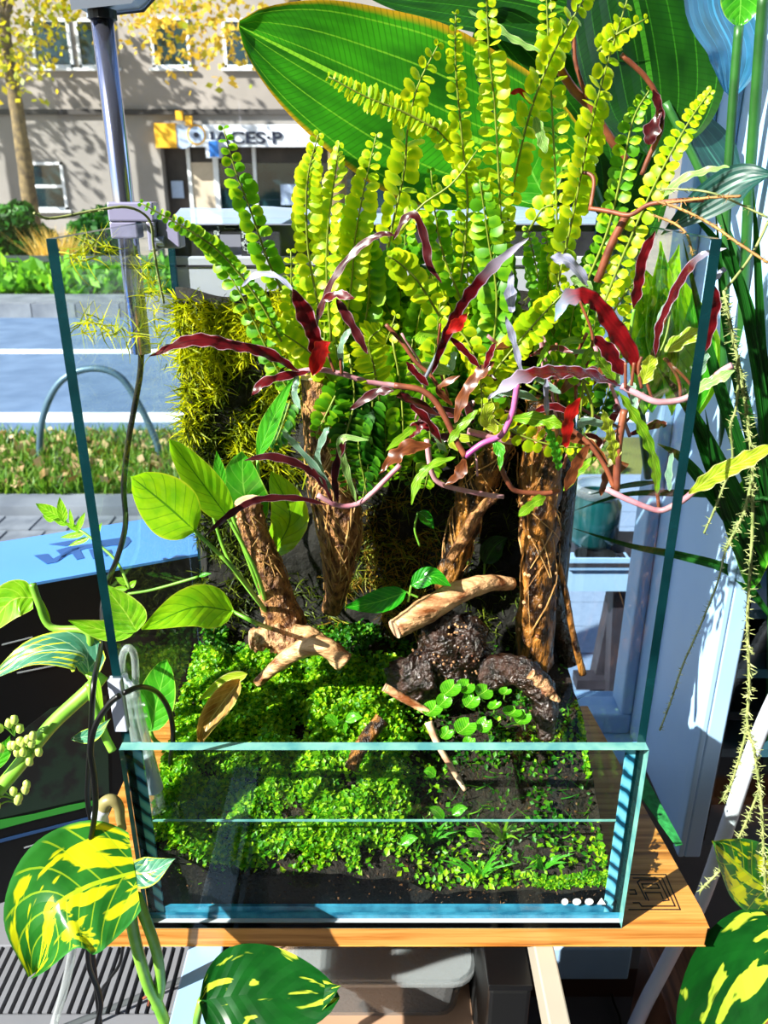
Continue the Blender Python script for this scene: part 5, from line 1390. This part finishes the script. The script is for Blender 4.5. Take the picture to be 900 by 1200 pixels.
rl(A, [(350, 440), (345, 460), (352, 480)], (.098, .09), 9, 'greyleaf')
A2 = thing('red_strap_plant', P(400, 592, .1), 'thin brown and maroon leaves reaching left from a pink stem before the trunk', 'plant', 'red strap leaved plants')
stemt(A2, [(372, 580), (395, 592), (418, 591), (436, 578), (452, 562), (469, 545)], (.10, .11), .0022, 'stempink')
rl(A2, [(385, 592), (350, 584), (312, 584), (290, 590), (265, 606), (238, 630)], (.1, .07), 9, 'maroon')
rl(A2, [(390, 588), (375, 562), (350, 544), (316, 535), (285, 540)], (.1, .085), 10, 'maroon')
rl(A2, [(396, 590), (392, 560), (398, 530), (406, 512)], (.1, .1), 10, 'maroon')
rl(A2, [(388, 580), (375, 555), (345, 520), (330, 505)], (.1, .09), 9, 'greyleaf')
rl(A2, [(390, 575), (372, 540), (380, 510), (386, 500)], (.1, .1), 8, 'greyleaf')
rl(A2, [(418, 590), (404, 545), (400, 515), (432, 516)], (.1, .1), 10, 'palegreen')
rl(A2, [(410, 480), (440, 460), (462, 458)], (.11, .1), 12, 'maroon')
B = thing('red_strap_plant', P(540, 535, .11), 'tangle of red, bronze and lilac strap leaves in the middle of the tank', 'plant', 'red strap leaved plants')
stemt(B, [(462, 452), (490, 456), (508, 468), (522, 490), (534, 515), (545, 535)], (.11, .10), .0024, 'stembrown')
stemt(B, [(520, 465), (505, 440), (488, 425), (470, 400), (452, 380)], (.11, .12), .0016, 'stembrown')
stemt(B, [(545, 535), (565, 520), (586, 511), (596, 495), (602, 478), (606, 450)], (.1, .1), .0024, 'stemmag')
stemt(B, [(548, 505), (575, 512), (600, 517), (620, 508), (628, 495)], (.11, .11), .0026, 'stempink')
stemt(B, [(500, 515), (505, 550), (515, 566), (540, 574), (572, 580), (590, 582)], (.12, .13), .0022, 'stempink')
stemt(B, [(586, 545), (595, 565), (607, 576), (640, 578), (655, 575)], (.12, .13), .0022, 'stembrown')
stemt(B, [(495, 450), (510, 420), (526, 388)], (.105, .1), .0016, 'lampgrey')
rl(B, [(505, 440), (520, 400), (535, 368), (552, 342), (580, 310), (620, 278)], (.1, .08), 15, 'redlilac')
rl(B, [(522, 392), (538, 378), (548, 366)], (.09, .085), 17, 'brightred', 'lance')
rl(B, [(502, 452), (486, 436), (476, 424)], (.1, .1), 10, 'red')
rl(B, [(580, 424), (560, 440), (543, 465), (533, 496)], (.1, .1), 17, 'bronze')
rl(B, [(568, 432), (574, 415), (580, 402)], (.1, .095), 9, 'red')
rl(B, [(526, 394), (545, 412), (563, 432)], (.098, .1), 9, 'red')
rl(B, [(730, 453), (690, 439), (650, 436), (612, 442), (572, 468)], (.11, .07), 24, 'redlilac', nrm=(0, -.5, .9))
rl(B, [(480, 474), (500, 492), (518, 520)], (.1, .1), 13, 'red')
rl(B, [(505, 523), (480, 524), (460, 538), (444, 556)], (.1, .085), 24, 'bronze', 'lance')
rl(B, [(600, 366), (598, 340), (600, 316)], (.1, .1), 17, 'lilac', 'ovate', lobe=.2)
rl(B, [(612, 440), (602, 400), (592, 370)], (.1, .1), 9, 'lilac')
rl(B, [(534, 536), (508, 544), (490, 562), (482, 592)], (.1, .09), 11, 'limeserr')
rl(B, [(545, 535), (538, 555), (520, 570)], (.1, .1), 16, 'bronze', 'lance')
rl(B, [(560, 480), (540, 500), (525, 520)], (.1, .1), 12, 'limeserr')
rl(B, [(578, 515), (586, 530), (586, 552)], (.1, .09), 15, 'swordg', 'ovate', lobe=.2)
rl(B, [(582, 505), (570, 490), (575, 470)], (.095, .09), 22, 'yellowleaf')
rl(B, [(600, 490), (635, 492), (660, 500)], (.095, .09), 20, 'limeserr', lobe=.2)
rl(B, [(640, 582), (625, 590), (607, 605)], (.12, .11), 14, 'limeserr')
rl(B, [(640, 440), (640, 470), (642, 490)], (.1, .1), 8, 'lilac')
rl(B, [(530, 475), (515, 455), (540, 440)], (.11, .1), 10, 'bronze')
Cc = thing('red_strap_plant', P(740, 458, .08), 'fan of red and purple strap leaves spreading at the right tank pane', 'plant', 'red strap leaved plants')
stemt(Cc, [(728, 452), (748, 462), (770, 471), (800, 468), (822, 455), (842, 438), (858, 428)], (.08, .05), .0024, 'stempink')
for pp in ([(752, 455), (748, 432), (752, 418)], [(765, 470), (758, 448)], [(798, 470), (795, 445), (780, 420)], [(815, 458), (800, 440), (778, 420)], [(733, 455), (733, 425)], [(740, 452), (743, 425)]): stemt(Cc, pp, .075, .0012, 'stembrown', 'stalk')
rl(Cc, [(752, 445), (738, 412), (718, 382), (700, 356), (682, 346), (662, 353), (650, 378)], (.08, .06), 24, 'redblue')
rl(Cc, [(730, 440), (716, 415), (696, 394)], (.08, .075), 20, 'red')
rl(Cc, [(768, 420), (772, 385), (786, 352), (802, 322), (822, 300), (852, 291)], (.07, .03), 12, 'redlilac')
rl(Cc, [(742, 362), (748, 332), (753, 302), (768, 270)], (.085, .08), 15, 'red')
stemt(Cc, [(735, 425), (738, 395), (743, 362)], .085, .0012, 'stemgreen', 'stalk')
rl(Cc, [(824, 415), (832, 382), (838, 352), (830, 326)], (.05, .05), 17, 'red')
rl(Cc, [(815, 445), (822, 425), (826, 410)], (.05, .05), 16, 'greyleaf')
rl(Cc, [(836, 330), (845, 318), (852, 316)], (.05, .05), 8, 'lilac')
rl(Cc, [(770, 402), (775, 372), (792, 345)], (.08, .08), 11, 'greyleaf')
rl(Cc, [(778, 412), (800, 398), (822, 386)], (.075, .07), 20, 'yellowleaf', lobe=.2)
rl(Cc, [(806, 462), (832, 448), (862, 434)], (.055, .04), 15, 'palegreen')
rl(Cc, [(724, 458), (742, 485), (758, 515), (768, 550), (770, 580)], (.08, .075), 16, 'limeserr', lobe=.25, wn=7)
rl(Cc, [(720, 445), (705, 425), (695, 412)], (.085, .08), 18, 'limeserr')
rl(Cc, [(753, 450), (760, 430), (762, 415)], (.075, .07), 20, 'yellowleaf')
rl(Cc, [(690, 335), (668, 308), (645, 302)], (.09, .085), 20, 'lilac', lobe=.22)
rl(Cc, [(695, 340), (680, 330), (668, 325)], (.09, .09), 14, 'palegreen')
D = thing('red_strap_plant', P(735, 585, .09), 'drooping red and green serrated leaves above the pale terrace view', 'plant', 'red strap leaved plants')
stemt(D, [(710, 573), (735, 585), (770, 598), (790, 592), (806, 582), (822, 566)], (.08, .05), .0023, 'stempink')
stemt(D, [(720, 572), (708, 545), (690, 520), (672, 505), (650, 490)], (.085, .1), .0019, 'stembrown')
stemt(D, [(722, 575), (725, 520), (732, 480)], (.085, .09), .003, 'stembrown')
stemt(D, [(772, 596), (770, 575), (766, 552)], .078, .0014, 'stembrown', 'stalk')
rl(D, [(680, 466), (668, 485), (664, 505), (663, 525)], (.09, .085), 18, 'brightred')
rl(D, [(662, 576), (675, 545), (690, 520)], (.1, .09), 14, 'bronze')
rl(D, [(722, 545), (716, 515), (706, 480)], (.085, .08), 18, 'yellowleaf', lobe=.3, wn=6)
rl(D, [(655, 552), (650, 525), (640, 500)], (.1, .1), 16, 'swordg', lobe=.3, wn=6)
rl(D, [(785, 575), (784, 555), (788, 530)], (.075, .075), 10, 'greyleaf', lobe=.2)
rl(D, [(808, 578), (840, 556), (870, 541), (905, 522)], (.05, .0), 24, 'yellowleaf', lobe=.15)
rl(D, [(660, 575), (680, 550), (700, 535)], (.11, .1), 11, 'limeserr')
rl(D, [(655, 510), (690, 520), (712, 545)], (.1, .09), 12, 'bronze')
for _ in range(34):
    par = random.choice((B, B, Cc, D)); x = random.uniform(470, 640) if par is B else random.uniform(640, 770); y = random.uniform(390, 545)
    a_ = random.uniform(0, 6.28); L_ = random.uniform(25, 60); bend = random.gauss(0, 12)
    e_ = (x + math.cos(a_) * L_, y + math.sin(a_) * L_ * .8)
    rl(par, [(x, y), ((x + e_[0]) / 2 + bend, (y + e_[1]) / 2 - 8), e_], (random.uniform(.11, .15), random.uniform(.1, .15)), random.uniform(8, 16), random.choice(('bronze', 'palegreen', 'limeserr', 'maroon', 'greyleaf', 'yellowleaf', 'red')))
for _ in range(22):
    par = random.choice((B, Cc, D)); x = random.uniform(480, 640) if par is B else random.uniform(640, 760); y = random.uniform(430, 560)
    e_ = (x + random.gauss(0, 35), y - random.uniform(40, 110))
    stemt(par, [(x, y), ((x + e_[0]) / 2 + random.gauss(0, 14), (y + e_[1]) / 2), e_], (random.uniform(.13, .18), random.uniform(.12, .16)), random.uniform(.0007, .0016), random.choice(('stembrown', 'stembrown', 'stempink', 'rachis')), 'stalk')
Eo = thing('maroon_twig_plant', P(735, 200, .14), 'bare maroon arching twig with a dark flower head above the right fern', 'plant')
stemt(Eo, [(752, 205), (762, 180), (775, 150), (772, 118), (756, 90), (728, 64)], (.13, .12), .0018, 'stembrown')
rl(Eo, [(760, 170), (765, 150), (775, 128)], (.12, .12), 24, 'maroon', 'ovate')
rl(Eo, [(775, 150), (772, 125), (765, 105)], (.12, .12), 11, 'maroon')
stemt(Eo, [(655, 80), (672, 105), (688, 122), (712, 158), (735, 190)], (.16, .17), .0034, 'stembrown')
stemt(Eo, [(672, 40), (675, 75), (688, 115)], (.16, .16), .0016, 'stembrown')
rl(Eo, [(598, 110), (610, 107), (622, 122)], (.15, .15), 8, 'brightred', lobe=0)
rl(Eo, [(548, 12), (575, 28), (605, 48), (635, 62)], (.15, .15), 13, 'palegreen', lobe=.2)
rl(Eo, [(626, 135), (634, 160), (640, 180)], (.15, .15), 14, 'palegreen')
rl(Eo, [(695, 160), (694, 185), (690, 200)], (.15, .15), 16, 'greyleaf')
stemt(Eo, [(690, 244), (715, 248), (738, 252), (760, 240), (785, 236), (825, 234)], (.12, .08), .0017, 'stembrown')
stemt(Eo, [(700, 330), (715, 290), (735, 250)], (.13, .12), .0032, 'stembrown')
stemt(Eo, [(672, 200), (695, 208), (692, 244)], (.14, .12), .0014, 'stembrown')
rl(Eo, [(776, 232), (800, 210), (830, 200), (855, 196)], (.1, .07), 14, 'palegreen', lobe=0)
tw = thing('dry_rootlet', P(780, 240, .08), 'dry brown rootlets trailing from the tank towards the right', 'root')
def bristle(par, pp, Y, r, mat, n, ln, name='stem', bm=None):
    p3 = smooth_path(px3(pp, Y), max(30, len(pp) * 8))
    o_ = ob(name, MB().tube(p3, r, 6, lump=.3), M[mat], par, smooth=True)
    mb = MB()
    for _ in range(n):
        i = random.randrange(1, len(p3) - 1); d = Vector((random.gauss(0, 1), random.gauss(0, 1), random.gauss(0, .6))).normalized(); q = p3[i].lerp(p3[i + 1], random.random())
        mb.tube([q, q + d * ln * random.uniform(.5, 1.2)], [r * .5, r * .12], 3, caps=False)
    ob('bristles', mb, M[bm or mat], o_, kind='stuff')
bristle(tw, [(770, 236), (800, 246), (835, 264), (865, 285), (900, 308)], (.08, .03), .0009, 'twig', 70, .004)
bristle(tw, [(780, 238), (830, 232), (868, 230)], (.08, .05), .0009, 'twig', 40, .004)
bristle(tw, [(765, 252), (790, 262), (805, 275), (812, 300)], (.08, .06), .0008, 'twig', 40, .004)
bristle(tw, [(770, 222), (800, 222), (840, 228), (900, 255)], (.09, .05), .0007, 'spine', 40, .005)
lw_ = thing('spiny_stem', P(190, 400, .12), 'thin spiny runner hanging over the left pane beside the lamp clamp', 'plant stem')
bristle(lw_, [(40, 250), (60, 256), (110, 247), (150, 243), (175, 258), (180, 290), (185, 320), (192, 355)], (.03, .13), .0009, 'spine', 60, .003)
# ---------------------------------------------------------------- house plants round the tank
def hleaf(par, pp, Y, wpx, mat, prof='ovate', name='leaf', **kw):
    p3 = px3(pp, Y); k = PX(p3[len(p3) // 2].y, p3[len(p3) // 2].z)
    a = dict(nu=18, nv=8, cup=.14, wave=.012, wn=3, seed=random.uniform(0, 6), nrm=(random.gauss(0, .15), -.85, .45)); a.update(kw)
    return ob(name, leaf(MB(), p3, wpx * k, prof=prof, **a), M[mat], par, smooth=True)
def hstem(par, pp, Y, r, mat='stemgreen', name='stem', n=8):
    return ob(name, MB().tube(smooth_path(px3(pp, Y), max(14, len(pp) * 6)), r, n), M[mat], par, smooth=True)
bp_ = thing('large_leaf_plant', (.3, .42, -.2), 'tall house plant with very large veined leaves behind the tank', 'plant')
hleaf(bp_, [(690, 205), (560, 165), (420, 100), (280, 30)], (.37, .36), 205, 'bigleaf', 'wide', nu=30, nv=14, cup=.10, nrm=(.05, -.95, .3))
hleaf(bp_, [(780, 60), (660, 10), (540, -12), (415, -10)], (.42, .42), 130, 'bigdark', 'wide', nu=24, nv=10)
hleaf(bp_, [(700, -160), (745, 0), (765, 120), (762, 185)], (.41, .40), 185, 'bigdark', 'wide', nu=24, nv=12)
hleaf(bp_, [(560, 20), (620, 100), (680, 180), (700, 260)], (.40, .40), 130, 'bigdark', 'wide', nu=24, nv=10)
hleaf(bp_, [(850, -90), (835, 0), (858, 60), (855, 115)], (.38, .37), 85, 'blueleaf', 'wide', nu=22, nv=10)
hleaf(bp_, [(868, -40), (868, 0), (866, 32)], (.34, .34), 48, 'swordg', 'wide')
hleaf(bp_, [(800, 130), (840, 190), (870, 230)], (.40, .40), 60, 'tealleaf', 'lance')
hleaf(bp_, [(640, 235), (620, 195), (600, 150)], (.33, .33), 75, 'swordg', 'wide')
hleaf(bp_, [(680, 290), (640, 260), (655, 200)], (.36, .36), 70, 'bigdark', 'wide')
hleaf(bp_, [(905, 205), (865, 215), (815, 245), (775, 275)], (.2, .25), 44, 'tealleaf', 'lance')
hleaf(bp_, [(660, 330), (720, 250), (770, 150)], (.43, .42), 110, 'bigdark', 'wide')
hleaf(bp_, [(560, 250), (620, 240), (700, 250)], (.41, .41), 60, 'bigdark', 'wide')
hstem(bp_, [(866, 30), (858, 130), (852, 230), (850, 330), (848, 480), (846, 640)], (.34, .36), .0045, 'stemdark')
hstem(bp_, [(895, -10), (886, 110), (878, 220), (872, 330), (866, 480)], (.32, .36), .0052, 'stemdark')
hstem(bp_, [(780, 120), (820, 200), (860, 290), (900, 380)], (.40, .36), .0042, 'stemdark')
hstem(bp_, [(690, 205), (720, 290), (740, 400), (760, 560)], (.37, .42), .005, 'stemdark')
hleaf(bp_, [(905, 545), (885, 600), (880, 690)], (.26, .26), 60, 'swordg', 'wide')
for i in range(9):
    x0 = random.uniform(748, 830); y0 = random.uniform(420, 470)
    hleaf(bp_, [(x0, y0 + 20), (x0 + random.gauss(0, 8), y0 - 60), (x0 + random.gauss(0, 25), y0 - 150 + random.gauss(0, 20))], (.38, .36), random.uniform(34, 56), random.choice(('swordg', 'sword', 'sword', 'swordg')), 'lance')
pm = thing('palm', (.36, .3, -.2), 'dark palm fan with long narrow blades at the right reveal', 'palm')
for pp, w_ in [([(905, 650), (870, 540), (832, 420), (800, 280)], 20), ([(908, 640), (880, 520), (850, 380), (838, 250)], 20), ([(900, 660), (850, 560), (806, 480), (770, 430)], 22), ([(905, 640), (895, 500), (872, 360), (845, 250)], 18), ([(895, 670), (840, 590), (800, 540), (770, 520)], 20), ([(890, 670), (845, 580), (815, 500), (800, 450)], 18), ([(905, 560), (892, 420), (886, 300), (882, 220)], 14), ([(905, 480), (880, 380), (850, 300), (800, 240)], 18), ([(890, 690), (862, 640), (838, 560), (826, 480)], 16)]:
    hleaf(pm, pp, (.26, .25), w_, 'blade', 'blade', name='blade', wave=0, nu=16, nv=4, fold=.3)
for pp, w_ in [([(905, 725), (860, 672), (800, 652), (740, 640), (668, 618)], 12), ([(905, 585), (850, 580), (790, 578), (730, 580), (668, 600)], 10), ([(770, 565), (730, 570), (690, 580)], 7)]:
    hleaf(pm, pp, (.25, .32), w_, 'blade', 'blade', name='blade', wave=0, nu=20, nv=4, fold=.3)
hstem(pm, [(905, 650), (905, 760), (900, 900)], (.26, .33), .006, 'stemdark')

hs1 = thing('hanging_cactus', P(880, 250, .12), 'pale spiny hanging cactus strands trailing at the right', 'cactus')
bristle(hs1, [(848, 340), (858, 390), (868, 440), (877, 500), (882, 560), (881, 640), (876, 720), (878, 800), (876, 850), (884, 880), (892, 940), (895, 1000), (898, 1060), (900, 1120)], (.08, .02), .0013, 'spine', 900, .0062, 'strand')
bristle(hs1, [(882, 560), (872, 600), (860, 625), (850, 645)], (.06, .06), .0012, 'spine', 130, .0055, 'strand')
bristle(hs1, [(876, 852), (866, 890), (856, 920), (846, 938)], (.05, .05), .0011, 'spine', 130, .0055, 'strand')
bristle(hs1, [(892, 920), (878, 955), (862, 990), (845, 1018), (820, 1044)], (.04, .03), .0011, 'spine', 170, .0055, 'strand')
bristle(hs1, [(850, 645), (840, 685), (820, 735), (800, 780), (785, 825), (773, 856)], (.06, .06), .0008, 'spinedark', 150, .0035, 'strand')
bristle(hs1, [(866, 440), (862, 480), (856, 500), (858, 540), (846, 575), (836, 600), (825, 625)], (.06, .06), .0009, 'spine', 90, .004, 'strand')
hstem(hs1, [(905, 250), (880, 300), (850, 340)], (.1, .08), .001, 'spine', 'strand')

po = thing('pothos', (.3, .05, -.31), 'variegated pothos vine climbing at the lower right', 'plant')
hleaf(po, [(905, 1045), (872, 1020), (834, 985)], (.03, .02), 78, 'pothos', 'heart', nrm=(-.2, -.6, .75))
hleaf(po, [(915, 1090), (870, 1130), (835, 1205), (850, 1240)], (.0, -.02), 110, 'pothosdark', 'heart', nrm=(0, -.8, .6))
hstem(po, [(905, 1040), (894, 1080), (905, 1120), (915, 1200)], (.03, .02), .004)
pl_ = thing('pothos', (-.2, -.06, -.3), 'variegated pothos vine with a big heart leaf before the left board end', 'plant')
hleaf(pl_, [(158, 1022), (100, 1040), (60, 1070), (44, 1138)], (-.06, -.10), 150, 'pothos', 'heart', nu=26, nv=12, nrm=(-.15, -.7, .7), cup=.2)
hleaf(pl_, [(142, 1022), (175, 1022), (206, 1006)], (-.06, -.06), 34, 'pothosgrey', 'lance', nrm=(0, -.6, .8))
hstem(pl_, [(150, 1030), (156, 1090), (172, 1150), (186, 1180), (200, 1215)], (-.06, -.05), .0045)
hstem(pl_, [(160, 1050), (182, 1110), (188, 1150), (183, 1180)], (-.055, -.05), .0042)
hstem(pl_, [(168, 1170), (176, 1166), (174, 1178)], (-.056, -.056), .0012, 'stembrown', 'node')
pb = thing('pothos', (-.06, -.12, -.25), 'dark glossy pothos leaf under the board between the rails', 'plant')
hleaf(pb, [(340, 1215), (345, 1180), (400, 1155)], (-.08, -.09), 60, 'pothosdark', 'heart', nrm=(0, -.6, .8))
hleaf(pb, [(236, 1172), (300, 1165), (398, 1168)], (-.09, -.09), 108, 'pothosdark', 'wide', nrm=(0, -.7, .7), nu=22, nv=10)
hstem(pb, [(236, 1172), (230, 1200), (232, 1230)], -.09, .003)

pv = thing('pothos', (-.3, .02, -.2), 'pothos stem with pale buds and lime leaves left of the tank', 'plant')
hstem(pv, [(-10, 935), (20, 900), (60, 850), (105, 808), (120, 790)], (.02, .05), .0058)
hstem(pv, [(110, 810), (105, 770), (102, 740), (60, 735), (45, 705), (38, 684)], (.05, .06), .003)
hstem(pv, [(105, 800), (112, 830), (122, 860), (132, 880)], (.04, .03), .0035)
hleaf(pv, [(105, 792), (95, 765), (40, 765), (-15, 800)], (.05, .03), 52, 'pothosgrey', 'ovate', nrm=(0, -.5, .85))
hleaf(pv, [(38, 700), (12, 705), (-20, 745)], (.06, .05), 44, 'pothoslime', 'heart')
hleaf(pv, [(60, 735), (48, 710), (36, 682)], (.06, .06), 10, 'pothoslime', 'lance')
hleaf(pv, [(160, 739), (145, 715), (118, 682)], (.06, .06), 46, 'pothoslime', 'ovate')
hleaf(pv, [(158, 740), (120, 738), (80, 727)], (.06, .05), 26, 'pothoslime', 'ovate')
hleaf(pv, [(84, 866), (110, 860), (130, 842)], (.04, .02), 17, 'pothosgrey', 'lance')
hleaf(pv, [(100, 790), (112, 800), (124, 850)], (.04, .03), 12, 'pothoslime', 'lance')
hleaf(pv, [(-10, 905), (5, 880), (12, 862)], (.02, .02), 18, 'swordg', 'lance')
bc = MB()
for (cx, cy, n, s) in ((28, 872, 12, 13), (12, 930, 8, 14), (5, 850, 4, 7)):
    bl = thing('flower_buds', P(cx, cy + 12, .02), 'cluster of pale green flower buds on the pothos stem' if n == 12 else ('small bud cluster at the lower end of the thick stem' if n == 8 else 'pair of pale buds above the bud cluster'), 'flower buds')
    for _ in range(n):
        e = P(cx + random.gauss(0, s), cy + random.gauss(0, s * .8), .015); s0 = P(cx + 12, cy + 12, .03)
        ob('bud', MB().ball(e, (.0032, .0032, .0042), 8, 6, .15, random.random() * 9), M['bud'], bl, smooth=True)
        ob('bud_stalk', MB().tube(smooth_path([s0, s0.lerp(e, .5) + Vector((0, 0, .004)), e], 7), .0007, 5), M['stemgreen'], bl)
sd = thing('seedling', P(90, 640, .24), 'small branching green shoots standing before the sky tinted box top', 'plant')
hstem(sd, [(152, 690), (138, 660), (118, 640), (95, 622), (70, 610)], (.2, .24), .0014)
for (a, b_, c_, d_, w_) in ((75, 612, 70, 582, 13), (70, 606, 42, 590, 16), (80, 615, 60, 606, 9), (95, 622, 75, 612, 8), (90, 622, 100, 600, 8), (100, 625, 70, 630, 8), (105, 630, 80, 640, 7), (110, 632, 120, 612, 8), (85, 618, 82, 596, 7), (64, 610, 50, 604, 9), (150, 685, 135, 676, 9), (152, 688, 160, 680, 8), (150, 690, 130, 690, 7)):
    hleaf(sd, [(a, b_), ((a + c_) / 2, (b_ + d_) / 2), (c_, d_)], .23, w_, 'pothoslime', 'ovate', nu=6, nv=4)
gl_ = thing('arching_shoot', P(150, 700, .2), 'long green shoot arching along the black box', 'plant stem')
hstem(gl_, [(150, 696), (175, 692), (205, 684), (232, 676)], (.2, .2), .0014)
hleaf(gl_, [(232, 676), (240, 673), (248, 672)], .2, 5, 'swordg', 'lance', nu=6, nv=3)
tf = ob('turf_mat', MB().prism([PZ(738, 880, -.002), PZ(752, 902, -.002), PZ(800, 990, -.002), PZ(792, 992, -.002), PZ(744, 925, -.002), PZ(737, 900, -.002)][::-1], Vector((0, 0, .001))), M['turf'], label='green strip lying along the right edge of the board', cat='mat')
